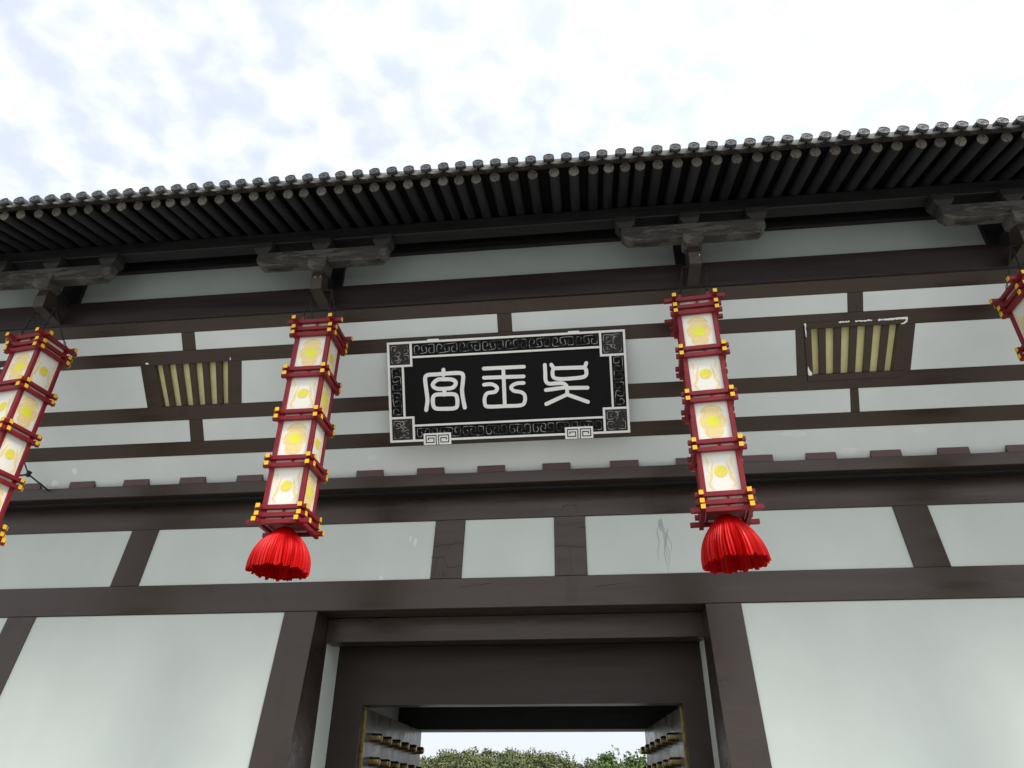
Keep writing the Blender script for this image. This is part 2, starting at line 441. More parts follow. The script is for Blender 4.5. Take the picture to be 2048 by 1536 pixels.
# lower wall timbers
def low_beam(t0, t1, name='wall_beam', x0=U0, x1=U1, rear=None, n=0.0):
    if rear:
        z0 = FL(0, t0)[2]; z1 = FL(0, t1)[2]
        poly = [(FL(0, t0)[1], z0), (FL(0, t1)[1], z1), (rear, z1), (rear, z0)]
        return part(name, G().prism(poly, XC + x0, XC + x1), M_brown, gate, bevel=0.006)
    return part(name, G().fbox(FL, x0, x1, t0, t1, -.06, n), M_brown, gate, bevel=0.005)
low_beam(0.0, 0.40, rear=9.499)
low_beam(1.252, 1.815)
def low_post(x0, x1, t0, t1, rear=None):
    if rear:
        z0, z1 = 0.0, 3.757
        poly = [(yb(z0) - .001, z0), (yb(z1) - .001, z1), (rear, z1), (rear, z0)]
        return part('wall_post', G().prism(poly, XC + x0, XC + x1), M_brown, gate, bevel=0.006)
    return part('wall_post', G().fbox(FL, x0, x1, t0, t1, -.06, -.001), M_brown, gate, bevel=0.005)
low_post(-2.885, -2.445, 0, 0, rear=9.497)
low_post(2.43, 2.855, 0, 0, rear=9.497)
lposts = [(-10.75, -10.34), (-6.74, -6.34), (6.34, 6.74), (10.34, 10.75)]
for a, b in lposts:
    low_post(a, b, -3.8, -0.002)
fposts = [(-9.5, -9.09), (-5.451, -5.046), (-1.018, -0.606), (0.606, 1.024), (4.99, 5.42), (9.05, 9.47)]
for a, b in fposts:
    low_post(a, b, 0.402, 1.25)
# plaster panels of the lower wall
def low_panel(x0, x1, t0, t1):
    return part('plaster_panel', G().fbox(FL, x0, x1, t0, t1, -.055, -.022), M_plas, gate)
xs = [U0] + [v for p in fposts for v in p] + [U1]
for i in range(0, len(xs), 2):
    low_panel(xs[i], xs[i + 1], 0.401, 1.251)
for a, b in ((U0, -10.75), (-10.34, -6.74), (-6.34, -2.886), (2.856, 6.34), (6.74, 10.34), (10.75, U1)):
    low_panel(a, b, -3.8, -0.001)
# stains and cracks on the lower wall
def blob(fr, cx, ct, rx, rt_, n, seed, k=14, jag=0.35):
    rr = random.Random(seed)
    return [(cx + rx * math.cos(2 * math.pi * i / k) * (1 + rr.uniform(-jag, jag)), ct + rt_ * math.sin(2 * math.pi * i / k) * (1 + rr.uniform(-jag, jag))) for i in range(k)]
g = G()
g.fquad(FL, blob(FL, 2.02, 1.08, .035, .10, 0, 3, 16, .5), -.024, -.0205)
for sx, tt, ln in ((1.975, 1.05, .45), (2.03, 1.02, .62), (2.06, .98, .40), (2.085, 1.03, .33), (2.045, 1.0, .5)):
    pts = [(sx + .012 * math.sin(i * 1.3 + sx * 40) + .012 * i * (sx - 2.03) * 8, tt - ln * i / 7) for i in range(8)]
    g.stroke(FL, pts, [.010 * (1 - i / 9) + .002 for i in range(8)], -.024, -.0200 + sx * .0001, caps=False)
part('water_stain', g, M_stain, gate)
g = G()
for cx, ct, rx, rt_, sd_ in ((-1.28, .93, .02, .07, 5), (-1.68, .44, .025, .03, 6), (-1.35, 1.0, .018, .05, 8), (3.0, .55, .05, .025, 9), (6.0, -1.3, .04, .05, 10)):
    g.fquad(FL, blob(FL, cx, ct, rx, rt_, 0, sd_), -.024, -.0205)
part('plaster_patch', g, M_repair, gate)
M_crack = mat('crack_line', (0.012, 0.009, 0.008), 0.9, 0.1)
g = G()
cr = random.Random(4)
def crack(fr, p, q, n, k=9, w=.005, j=.012):
    pts = [(p[0] + (q[0] - p[0]) * i / k + cr.uniform(-j, j), p[1] + (q[1] - p[1]) * i / k + cr.uniform(-j, j)) for i in range(k + 1)]
    g.stroke(fr, pts, w, n - .003, n + .0012, caps=False)
for p, q in (((-1.0, .86), (-.62, .90)), ((-1.03, .70), (-.86, .70)), ((-.86, .70), (-.80, .55)), ((-.80, .55), (-.64, .56)),
             ((-.95, .66), (-.98, .42)), ((-.85, .50), (-.83, .42)), ((.62, .82), (1.01, .79)), ((.80, .79), (.82, .42)), ((.92, 1.08), (1.02, 1.08)),
             ((.70, 1.33), (.75, 1.42)), ((.75, 1.42), (.90, 1.42)), ((.90, 1.42), (.93, 1.32)),
             ((-.6, .28), (-.2, .31)), ((1.1, .25), (1.5, .29)), ((-2.0, 1.42), (-1.4, 1.44)), ((-.2, 1.5), (.25, 1.53))):
    crack(FL, p, q, 0.0, w=.0022 if abs(p[1] - q[1]) > .1 else .0035)
tag(part('paint_crack', g, M_crack, gate), kind='stuff')

# ledge with joist ends
part('ledge_board', G().prism([(8.978, 5.424), (8.978, 5.595), (9.6, 5.595), (9.6, 5.424)], XC + U0, XC + U1), M_brown, gate, bevel=0.006)
part('ledge_fillet', G().prism([(9.13, 5.385), (9.13, 5.423), (9.4, 5.423), (9.4, 5.385)], XC + U0, XC + U1), M_dark, gate)
stubs = [-9.7, -8.85, -8.0, -7.16, -6.31, -5.465, -4.60, -3.737, -2.86, -1.966, -1.094, -.238, .668, 1.594, 2.48, 3.37, 4.185, 5.01, 5.856, 6.70, 7.55, 8.4, 9.25]
for i, u in enumerate(stubs):
    w = .1925
    part('joist_end', G().prism([(8.986, 5.597), (8.986, 5.693), (9.06, 5.693), (9.06, 5.597)], XC + u - w, XC + u + w), M_stub, gate)

# upper wall core and timbers
core('upper_wall_core', U0, U1, [(9.07 + .17, 5.60), (7.87, 7.53), (7.87, 8.9), (10.2, 8.9), (10.2, 5.60)], M_dark)
def cp_panel(x0, x1, t0, t1, x0b=None, x1b=None, name='plaster_panel', m=None):
    x0b = x0 if x0b is None else x0b; x1b = x1 if x1b is None else x1b
    return part(name, G().fquad(FC, [(x0b, t0), (x1b, t0), (x1, t1), (x0, t1)], -.05, -.006), m or M_plas_up, gate)
def cp_timber(x0, x1, t0, t1, name='wall_rail', x0b=None, x1b=None, n=0.0):
    x0b = x0 if x0b is None else x0b; x1b = x1 if x1b is None else x1b
    return part(name, G().fquad(FC, [(x0b, t0), (x1b, t0), (x1, t1), (x0, t1)], -.05, n), M_brown, gate, bevel=0.003)
T = [0.0, .442, .644, .957, 1.163, 1.767, 1.959, 2.213, 2.40]
cp_panel(U0, U1, -.02, T[1] - .001)
cp_timber(U0, U1, T[1], T[2])
cp_timber(U0, U1, T[3], T[4])
cp_timber(U0, U1, T[5], T[6])
cp_timber(U0, U1, T[7], 2.43)
# low row: dividers
lowd = [(-8.10, -7.90, -8.1, -7.9), (-4.59, -4.385, -4.585, -4.382), (-.03, .17, -.03, .17), (4.587, 4.701, 4.582, 4.689), (8.2, 8.4, 8.2, 8.4)]
xe = U0; xeb = U0
for b0, b1, t0, t1 in lowd:
    cp_panel(xe, t0 - .001, T[2] + .001, T[3] - .001, xeb, b0 - .001)
    cp_timber(t0, t1, T[2] + .001, T[3] - .001, 'wall_divider', b0, b1, -.0005)
    xe, xeb = t1 + .001, b1 + .001
cp_panel(xe, U1, T[2] + .001, T[3] - .001, xeb, U1)
topd = [(-8.1, -7.9), (-4.583, -4.384), (-.034, .165), (4.575, 4.772), (8.2, 8.4)]
xe = U0
for a, b in topd:
    cp_panel(xe, a - .001, T[6] + .001, T[7] - .001)
    cp_timber(a, b, T[6] + .001, T[7] - .001, 'wall_divider', n=-.0005)
    xe = b + .001
cp_panel(xe, U1, T[6] + .001, T[7] - .001)
# middle row with the three slatted windows: (panel edges, opening)
wins = [dict(pl=(-8.74, -8.70), pr=(-7.23, -7.27), o=(-8.55, -7.45, -8.48, -7.50), bare=2),
        dict(pl=(-5.242, -5.196), pr=(-3.721, -3.775), o=(-5.028, -3.925, -4.961, -3.975), bare=0),
        dict(pl=(3.908, 3.911), pr=(5.416, 5.345), o=(4.103, 5.208, 4.112, 5.119), bare=1)]
xe = U0; xeb = U0
MB, MT = T[4] + .001, T[5] - .001
for wi, w in enumerate(wins):
    cp_panel(xe, w['pl'][0] - .001, MB, MT, xeb, w['pl'][1] - .001)
    xe, xeb = w['pr'][0] + .001, w['pr'][1] + .001
    tl, tr, bl, br = w['o']
    win = part('slatted_window', G().fquad(FC, [(bl - .005, MB), (br + .005, MB), (tr + .005, MT), (tl - .005, MT)], -.10, -.085), M_dark, gate)
    # surround boards either side of the opening
    part('window_jamb', G().fquad(FC, [(w['pl'][1], MB), (bl, MB), (tl, MT), (w['pl'][0], MT)], -.084, -.0005), M_brown, win)
    part('window_jamb', G().fquad(FC, [(br, MB), (w['pr'][1], MB), (w['pr'][0], MT), (tr, MT)], -.084, -.0005), M_brown, win)
    # slim raised frame
    if w['bare'] != 0:
        e = .085; p = .03
        for q in ([(bl - .07, MB - e), (br + .12, MB - e), (br + .12, MB - .002), (bl - .07, MB - .002)],
                  [(tl - .09, MT + .002), (tr + .107, MT + .002), (tr + .107, MT + e), (tl - .09, MT + e)],
                  [(bl - .07, MB - .001), (bl, MB - .001), (tl, MT + .001), (tl - .09, MT + .001)],
                  [(br, MB - .001), (br + .12, MB - .001), (tr + .107, MT + .001), (tr, MT + .001)]):
            part('window_frame', G().fquad(FC, q, .0015, p * .55), M_brown, win, bevel=0.003)
    part('window_pane', G().fquad(FC, [(bl, MB), (br, MB), (tr, MT), (tl, MT)], -.084, -.078), M_yel, win)
    for k in range(5):
        # slats fan between the converging sides
        wt = (tr - tl); wb = (br - bl)
        f0 = (k + 1) * .180 + .002 - .072 + .0; fa = (.093 + k * .1826); fb = fa + .084
        part('window_slat', G().fquad(FC, [(bl + wb * fa, MB), (bl + wb * fb, MB), (tl + wt * fb, MT), (tl + wt * fa, MT)], -.060, -.018), M_brown, win, bevel=0.003)
cp_panel(xe, U1, MB, MT, xeb, U1)
# bare patches where paint has come off (right and far left window frames, lower band)
g = G()
rr = random.Random(12)
def chips(pts, w, n):
    for i in range(len(pts) - 1):
        if rr.random() < .25: continue
        a, b = pts[i], pts[i + 1]
        k = 5
        P = [(a[0] + (b[0] - a[0]) * j / k + rr.uniform(-.004, .004), a[1] + (b[1] - a[1]) * j / k + rr.uniform(-.004, .004)) for j in range(k + 1)]
        g.stroke(FC, P, [w * rr.uniform(.5, 1.6) for _ in P], n - .003, n + .002 + i * .0002, caps=False)
nf = .0165
chips([(4.45 + i * .07, 1.838) for i in range(13)], .018, nf)
g.stroke(FC, [(5.10, 1.846), (5.20, 1.847), (5.305, 1.846)], [.010, .018, .024], nf - .003, nf + .0062, caps=False)
g.stroke(FC, [(5.303, 1.855), (5.296, 1.80), (5.26, 1.775), (5.225, 1.772)], [.022, .024, .02, .008], nf - .003, nf + .0070, caps=False)
g.stroke(FC, [(4.018, 1.845), (4.03, 1.82), (4.026, 1.78), (4.032, 1.74), (4.034, 1.69), (4.038, 1.665)], [.03, .02, .010, .016, .010, .004], nf - .003, nf + .0066, caps=False)
g.fquad(FC, [(4.045, 1.245), (4.048, 1.18), (4.055, 1.16), (4.078, 1.155), (4.10, 1.165), (4.095, 1.20), (4.07, 1.225), (4.05, 1.28)], nf - .003, nf + .005)
g.stroke(FC, [(-7.40, 1.85), (-7.35, 1.853), (-7.343, 1.845)], [.02, .03, .02], nf - .003, nf + .0050, caps=False)
g.fquad(FC, blob(FC, -6.42, .265, .05, .055, 0, 21, 9, .4), -.008, -.004)
g.fquad(FC, blob(FC, -6.76, .105, .055, .045, 0, 24, 9, .4), -.008, -.004)
g.fquad(FC, blob(FC, -5.14, 1.80, .022, .014, 0, 2, 8, .4), -.002, .002)
g.fquad(FC, blob(FC, -3.885, 1.80, .006, .022, 0, 5, 8, .4), -.002, .002)
g.fquad(FC, blob(FC, -6.86, 1.79, .025, .012, 0, 5, 8, .4), -.002, .002)
part('bare_plaster_chip', g, M_bare, gate)
for cx, ct, rx, rt_, sd_ in ((3.85, .385, .19, .045, 31), (5.45, .36, .075, .045, 32), (4.55, .12, .11, .05, 33), (-1.9, .30, .10, .03, 36)):
    part('plaster_patch', G().fquad(FC, blob(FC, cx, ct, rx, rt_, 0, sd_, 18, .22), -.008, -.0045), M_repair, gate)

# upper maroon beam, dull plaster strip, wall plate
part('upper_beam', G().prism([(7.632, 7.548), (7.632, 7.942), (7.95, 7.942), (7.95, 7.548)], XC + U0, XC + U1), M_beam, gate, bevel=0.006)
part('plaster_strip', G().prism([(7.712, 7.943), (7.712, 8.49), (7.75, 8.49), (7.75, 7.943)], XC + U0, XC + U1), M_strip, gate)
part('wall_plate', G().prism([(7.64, 8.491), (7.64, 8.60), (7.67, 8.601), (7.67, 8.80), (8.0, 8.80), (8.0, 8.491)], XC + U0, XC + U1), M_dark, gate)

# brackets carrying the eave beam
BX = [-11.55, -7.50, -3.485, 1.535, 5.55, 9.58]
def chamfer_block(g, x, w, y0, y1, z0, zm, z1, wb, yb0):
    v = [(x - wb, yb0, z0), (x + wb, yb0, z0), (x + wb, y1, z0), (x - wb, y1, z0),
         (x - w, y0, zm), (x + w, y0, zm), (x + w, y1, zm), (x - w, y1, zm),
         (x - w, y0, z1), (x + w, y0, z1), (x + w, y1, z1), (x - w, y1, z1)]
    g.add(v, [(0, 3, 2, 1), (0, 1, 5, 4), (1, 2, 6, 5), (2, 3, 7, 6), (3, 0, 4, 7), (4, 5, 9, 8), (5, 6, 10, 9), (6, 7, 11, 10), (7, 4, 8, 11), (8, 9, 10, 11)])
    return g
bm_arm = mesh_of('bracket_arm', G().prism([(7.64, 7.549), (7.205, 7.577), (7.19, 7.755), (7.215, 7.872), (7.40, 7.872), (7.405, 7.82), (7.45, 7.755), (7.50, 7.71), (7.56, 7.68), (7.64, 7.67)], -.081, .081), 0.006)
bm_post = mesh_of('bracket_wall_post', G().box(-.17, .17, 7.655, 7.74, 7.944, 8.488), 0.004)
bm_tie = mesh_of('tie_block', G().box(-.06, .06, 7.362, 7.654, 7.875, 8.01), 0.004)
bm_block = mesh_of('bearing_block', chamfer_block(G(), 0, .128, 7.10, 7.36, 7.873, 7.905, 8.06, .085, 7.15), 0.005)
g = G(); P = [(-.84, 7.995), (.84, 7.995), (.925, 8.085), (.925, 8.225), (-.925, 8.225), (-.925, 8.085)]
g.add([(x, 7.15, z) for x, z in P] + [(x, 7.315, z) for x, z in P], [tuple(range(6)), tuple(reversed(range(6, 12)))] + [(i, i + 6, (i + 1) % 6 + 6, (i + 1) % 6) for i in range(6)])
bm_cross = mesh_of('cross_arm', g, 0.008)
bm_small = mesh_of('small_block', chamfer_block(G(), 0, .13, 7.125, 7.345, 8.226, 8.30, 8.404, .080, 7.15), 0.006)
for me, mm in ((bm_arm, M_brown), (bm_post, M_dark), (bm_tie, M_dark), (bm_block, M_brk), (bm_cross, M_brk), (bm_small, M_brk2)):
    me.materials.append(mm)
for x in BX:
    arm = part('bracket', bm_arm, None, gate, loc=Vector((x, 0, 0)) - GB)
    part('wall_post', bm_post, None, arm, loc=(0.0, 0, 0))
    part('tie_block', bm_tie, None, arm, loc=(0, 0, 0))
    part('bearing_block', bm_block, None, arm, loc=(0, 0, 0))
    part('cross_arm', bm_cross, None, arm, loc=(0.02, 0, 0))
    for q in (-.84, 0.0, .86):
        part('small_block', bm_small, None, arm, loc=(q, 0.0, 0))
# paint chip on the arm above the right lantern and on the left one
g = G().add([(1.565, 7.1935, 7.752), (1.585, 7.1935, 7.735), (1.59, 7.1935, 7.70), (1.602, 7.1935, 7.702), (1.608, 7.1935, 7.735), (1.606, 7.1935, 7.752)], [(0, 1, 2, 3, 4, 5)])
for dx_ in (-.04, -.015, .045):
    a = -3.485 + dx_; g.add([(a, 7.187, 7.756), (a + .008, 7.187, 7.757), (a + .006, 7.187, 7.77), (a + .001, 7.187, 7.768)], [(0, 1, 2, 3)])
part('paint_chip', g, M_bare, gate)
part('eave_beam', G().prism([(7.172, 8.406), (7.172, 8.606), (7.365, 8.606), (7.365, 8.406)], XC + U0, XC + U1), M_dark, gate, bevel=0.008)

# ------------------------------------------------------------------ roof
SL = R(16.0); sl = math.tan(SL)
RR = .066
zax = lambda y: 8.606 + RR / math.cos(SL) + (y - 7.172) * sl       # rafter axis
zdk = lambda y: zax(y) + RR / math.cos(SL) + .002                  # underside of the deck
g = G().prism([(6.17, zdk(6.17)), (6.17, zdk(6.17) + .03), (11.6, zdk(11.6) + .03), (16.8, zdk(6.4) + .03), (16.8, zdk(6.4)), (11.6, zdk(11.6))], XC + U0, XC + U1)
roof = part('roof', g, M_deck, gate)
part('eave_board', G().prism([(6.182, 8.396), (6.182, 8.450), (6.203, 8.456), (6.203, 8.402)], XC + U0, XC + U1), M_dark, roof, bevel=0.004)
meas = [-7.378, -7.129, -6.87, -6.651, -6.412, -6.164, -5.938, -5.707, -5.453, -5.254, -5.044, -4.818, -4.585, -4.344, -4.108, -3.889, -3.654, -3.443,
        -3.204, -2.968, -2.731, -2.508, -2.29, -2.062, -1.836, -1.609, -1.404, -1.186, -.948, -.712, -.47, -.20, .045, .285, .477, .677, .86, 1.077, 1.316, 1.548, 1.789,
        2.028, 2.275, 2.495, 2.724, 2.949, 3.178, 3.43, 3.665, 3.893, 4.17, 4.383, 4.619, 4.856, 5.131]
xs = list(meas)
x = meas[0]
while x > -13.0:
    x -= .235 + random.uniform(-.015, .015); xs.insert(0, x)
x = meas[-1]
while x < 10.2:
    x += .235 + random.uniform(-.015, .015); xs.append(x)
y_in = 8.2
raf_me = []
for k in range(3):
    r = random.Random(k)
    n = 16; v = []; Lr = (y_in - 6.29) / math.cos(SL); st = 7
    for i in range(st + 1):
        for j in range(n):
            t = 2 * math.pi * j / n
            q = RR * (1 + r.uniform(-.015, .015))
            v.append((q * math.cos(t), Lr * i / st, q * math.sin(t)))
    f = []
    for i in range(st):
        for j in range(n):
            f.append((i * n + j, i * n + (j + 1) % n, (i + 1) * n + (j + 1) % n, (i + 1) * n + j))
    f.append(tuple(range(st * n, st * n + n)))
    me = mesh_of('rafter', G().add(v, f), smooth=True); me.materials.append(M_raft); raf_me.append(me)
def end_mesh(seed):
    r = random.Random(seed); n = 16
    v = [(0, -.004, 0)]
    for q, d in ((.35, -.005), (.72, -.0035), (.94, -.003), (1.0, .012)):
        for j in range(n):
            t = 2 * math.pi * j / n
            v.append((RR * q * math.cos(t) * (1.004), d + r.uniform(-.002, .002), RR * q * math.sin(t) * 1.004))
    f = [(0, 1 + (j + 1) % n, 1 + j) for j in range(n)]
    for k in range(3):
        for j in range(n):
            a = 1 + k * n
            f.append((a + j, a + (j + 1) % n, a + n + (j + 1) % n, a + n + j))
    me = mesh_of('rafter_end', G().add(v, f), smooth=False); me.materials.append(M_rend)
    return me
end_me = [end_mesh(s) for s in range(5)]
for i, x in enumerate(xs):
    jy = random.uniform(-.012, .012)
    y = 6.29 + jy
    o = part('rafter', raf_me[i % 3], None, roof, loc=Vector((x, y, zax(y))), rot=(SL, random.uniform(0, .0), random.uniform(-.004, .004)))
    e = part('rafter_end', end_me[random.randrange(5)], None, roof, loc=Vector((x, y - .003, zax(y) - .001)), rot=(SL, random.uniform(0, 6.28), 0))
    e.rotation_mode = 'ZYX'

# roof tiles: rows of cover tiles ending in patterned discs, pan tiles between them
TP = .2191
TR_ = .068
zt = lambda y: 8.463 + (y - 6.10) * sl + .004
def cover_mesh():
    g = G(); n = 9; seg = 8
    v = []; f = []
    for i in range(seg + 1):
        yy = i * .28 if i < 2 else .28 + (i - 1) * .3
        for lip in (0, 1):
            r = TR_ * (0.985 if lip else 1.0)
            for j in range(n + 1):
                t = math.pi * (-.12) + math.pi * 1.24 * j / n
                v.append((r * math.cos(t), yy + (0.004 if lip else 0), r * math.sin(t)))
    m = n + 1
    for i in range(2 * seg + 1):
        for j in range(n):
            f.append((i * m + j, i * m + j + 1, (i + 1) * m + j + 1, (i + 1) * m + j))
    g.add(v, f)
    me = mesh_of('cover_tile', g, smooth=False); me.materials.append(M_tile); return me
cov = cover_mesh()
def cap_mesh():
    n = 24; g = G(); v = []; rings = [(.0, TR_ * 1.0), (-.030, TR_ * 1.0), (-.030, TR_ * .87), (-.024, TR_ * .85), (-.024, TR_ * .30), (-.030, TR_ * .28), (-.030, TR_ * .20), (-.026, TR_ * .18)]
    for y, r in rings:
        for j in range(n):
            t = 2 * math.pi * j / n; v.append((r * math.cos(t), y, r * math.sin(t)))
    f = []
    for i in range(len(rings) - 1):
        for j in range(n):
            f.append((i * n + j, i * n + (j + 1) % n, (i + 1) * n + (j + 1) % n, (i + 1) * n + j))
    k = (len(rings) - 1) * n
    f.append(tuple(range(k, k + n)))
    g.add(v, f)
    me = mesh_of('tile_end', g); me.materials.append(M_tcap); return me
def relief_mesh(seed):
    fr = lambda x, t, n=0: (x, -.024 - n, t)
    g = G(); r = TR_
    r_ = random.Random(seed)
    for q in range(4):
        a = math.pi / 4 + q * math.pi / 2 + r_.uniform(-.1, .1)
        pts = []
        for i in range(9):
            th = a + (i - 3) * .16; rad = r * (.72 - .045 * max(0, i - 4))
            pts.append((rad * math.cos(th), rad * math.sin(th)))
        for i in range(4):
            th = a + .75 - i * .22; pts.append((r * (.50 - .02 * i) * math.cos(th), r * (.50 - .02 * i) * math.sin(th)))
        g.stroke(fr, pts, r * .085, -.001, .004 + q * .0003, caps=False)
    g.stroke(fr, [(r * .4 * math.cos(t), r * .4 * math.sin(t)) for t in (.3, .7, 1.1, 1.5, 1.9, 2.3)], r * .07, -.001, .0035, caps=False)
    me = mesh_of('tile_emblem', g); me.materials.append(M_trel); return me
capm = cap_mesh(); relm = [relief_mesh(1), relief_mesh(5)]
def pan_mesh(name, sag, th, y0, y1, z0, w, seed=None, mm=None):
    n = 8; v = []; f = []
    r = random.Random(seed)
    for yy in (y0, y1):
        for top in (0, 1):
            for j in range(n + 1):
                a = -1 + 2 * j / n
                z = z0 + sag * (a * a) + (yy - 6.13) * sl
                jit = r.uniform(-.006, .006) if seed is not None and not top else 0
                v.append((a * w, yy - 6.10 + (r.uniform(-.006, .006) if seed is not None else 0), z - 8.463 + (th if top else 0) + jit))
    m = n + 1
    for j in range(n):
        f.append((j, j + 1, m + j + 1, m + j))
        f.append((2 * m + j + 1, 2 * m + j, 3 * m + j, 3 * m + j + 1))
        f.append((j + 1, j, 2 * m + j, 2 * m + j + 1))
        f.append((m + j, m + j + 1, 3 * m + j + 1, 3 * m + j))
    me = mesh_of(name, G().add(v, f)); me.materials.append(mm); return me
def pan_long():
    n = 8; v = []; f = []; w = TP / 2 - .012
    for yy, zz, sg in ((6.118, 8.390, .024), (6.158, 8.403, .024), (6.166, zdk(6.166) + .034, .020), (8.4, zdk(8.4) + .034, .020)):
        for top in (0, 1):
            for j in range(n + 1):
                a = -1 + 2 * j / n
                v.append((a * w, yy - 6.10, zz + sg * a * a - 8.463 + (.034 if top else 0)))
    m = n + 1
    for k in range(3):
        o = 2 * m * k
        for j in range(n):
            f.append((o + j, o + j + 1, o + 2 * m + j + 1, o + 2 * m + j)); f.append((o + m + j, o + m + j + 1, o + 3 * m + j + 1, o + 3 * m + j))
        for j in (0, n):
            f.append((o + j, o + m + j, o + 3 * m + j, o + 2 * m + j))
    for j in range(n): f.append((j, j + 1, m + j + 1, m + j))
    me = mesh_of('pan_tile', G().add(v, f)); me.materials.append(M_pan); return me
panm = pan_long()
mortm = [pan_mesh('mortar_bed', .016, .024, 6.140, 6.19, 8.378, TP / 2 + .004, s, M_mort) for s in range(4)]
k0 = int((-12.9 - .18) / TP); k1 = int((10.0 - .18) / TP)
for k in range(k0, k1 + 1):
    x = .18 + TP * k + random.uniform(-.004, .004); dz = random.uniform(-.004, .004)
    rz = random.uniform(-.02, .02)
    part('cover_tile', cov, None, roof, loc=Vector((x, 6.10, 8.463 + dz)), rot=(SL, 0, 0))
    c = part('tile_end', capm, None, roof, loc=Vector((x, 6.10, 8.463 + dz)), rot=(R(-11) + random.uniform(-.04, .04), random.uniform(-.12, .12), rz))
    part('tile_emblem', relm[k % 2], None, roof, loc=Vector((x, 6.10, 8.463 + dz)), rot=(c.rotation_euler.x, c.rotation_euler.y, rz))
    part('pan_tile', panm, None, roof, loc=Vector((x + TP / 2, 6.10, 8.463 + random.uniform(-.003, .003))))
    part('mortar_bed', mortm[random.randrange(4)], None, roof, loc=Vector((x + TP / 2, 6.10 + random.uniform(-.008, .008), 8.463)))

# ------------------------------------------------------------------ gate passage
JL, JR = XC - 2.445, XC + 2.435
part('header_beam', G().box(JL, JR, 9.43, 9.70, 3.452, 3.757), M_brown, gate, bevel=0.006)
part('passage_ceiling', G().box(JL - .011, JR + .011, 9.701, 13.56, 3.50, 3.60), M_dark, gate)
part('building_core', G().box(XC + U0, XC + U1, 10.201, 13.9, 3.80, 8.9).box(XC + U0, JL - .302, 9.901, 13.9, 0, 3.79).box(JR + .302, XC + U1, 9.901, 13.9, 0, 3.79), M_plas, gate)
for s, x in ((-1, JL), (1, JR)):
    a, b = (x - .30, x - .012) if s < 0 else (x + .012, x + .30)
    part('passage_wall', G().box(a, b, 9.501, 13.9, 0, 3.78), M_strip if 0 else M_plas, gate)
# door frame (posts and head) 0.54 m behind the wall timbers
FXL, FXR = -3.112, 1.090
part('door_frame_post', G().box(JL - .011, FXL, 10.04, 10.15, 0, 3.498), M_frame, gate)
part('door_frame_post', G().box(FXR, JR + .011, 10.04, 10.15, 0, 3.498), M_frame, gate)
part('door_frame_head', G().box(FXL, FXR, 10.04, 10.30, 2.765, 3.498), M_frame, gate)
part('rear_lintel', G().box(JL - .01, JR + .01, 13.57, 13.72, 2.775, 3.6), M_dark, gate)
part('rear_lintel_edge', G().box(JL - .01, JR + .01, 13.575, 13.725, 2.742, 2.774), M_plas, gate)
# door leaves
def leaf(xh, xe_, ye, side, label):
    yh = 10.17
    d = Vector((xe_ - xh, ye - yh, 0)); L = d.length; d.normalize()
    nrm = Vector((d.y, -d.x, 0)) * side            # towards the opening
    top = 2.735
    def P(a, n, z):
        q = Vector((xh, yh, 0)) + d * a + nrm * n
        return (q.x, q.y, z)
    def bx(g, a0, a1, n0, n1, z0, z1):
        v = [P(a, n, z) for z in (z0, z1) for a, n in ((a0, n0), (a1, n0), (a1, n1), (a0, n1))]
        return g.add(v, [(0, 3, 2, 1), (4, 5, 6, 7), (0, 1, 5, 4), (1, 2, 6, 5), (2, 3, 7, 6), (3, 0, 4, 7)])
    lf = part('door_leaf', bx(G(), 0.03, L, -.07, 0.0, .05, top), M_door, gate, bevel=0.004, label=label)
    part('brass_edge_strip', bx(G(), -.012, .029, -.045, .004, .05, top - .01), M_brass, lf)
    g = G(); r = .057
    prof = [(0, r * 1.05), (.02, r * 1.05), (.022, r), (.115, r * .97), (.135, r * .82), (.142, r * .55)]
    n = 14
    for row in range(9):
        z = 2.41 - row * .285
        if z < .2: break
        for c in range(6):
            a = .34 + c * .49
            o = Vector(P(a, 0, z)); v = []
            for h, q in prof:
                for j in range(n):
                    t = 2 * math.pi * j / n
                    p = o + nrm * h + d * q * math.cos(t) + Vector((0, 0, q * math.sin(t)))
                    v.append(tuple(p))
            f = []
            for i in range(len(prof) - 1):
                for j in range(n):
                    f.append((i * n + j, i * n + (j + 1) % n, (i + 1) * n + (j + 1) % n, (i + 1) * n + j))
            k = (len(prof) - 1) * n; f.append(tuple(range(k, k + n)))
            part('door_stud', G().add(v, f), M_brass, lf, smooth=False)
    return lf
leaf(-3.075, -3.02, 13.30, 1, 'left door leaf swung inward with rows of brass studs')
leaf(1.055, .767, 13.30, -1, 'right door leaf swung inward with rows of brass studs')
# hook on the passage wall above the left leaf
HOOK = [(806, 1439), (807, 1431), (811, 1427), (815, 1430), (816, 1438)]

# ------------------------------------------------------------------ plaque
PA = R(-28.0)
PX = -1.005
plq = empty('name_plaque', (PX, 8.15 - .122 * math.sin(PA), 6.6 - .122 * math.cos(PA)), 0,
            'long black plaque with white key-fret frame and three white seal characters over the gate', 'plaque')
FP = frame(8.15, 6.6, PA, 0.0)
def FPq(x, t, n=0.0): return FP(x + PX - .015, t, n)      # x measured from -1.02
WO, TT, TB = 1.624, .563, -.812
PC = .0145                                                 # panel centre offset
part('plaque_board', G().fbox(FPq, PC - WO + .004, PC + WO - .004, TB + .004, TT - .004, -.07, -.012), M_black, plq, bevel=0.004)
LW = .030
def wstrip(x0, x1, t0, t1, k=0):
    part('frame_strip', G().fbox(FPq, x0, x1, t0, t1, -.012, .016 + k * .0006), M_white, plq, bevel=0.003)
xl, xr = PC - WO, PC + WO
wstrip(xl, xr, TT - LW, TT); wstrip(xl, xr, TB, TB + LW)
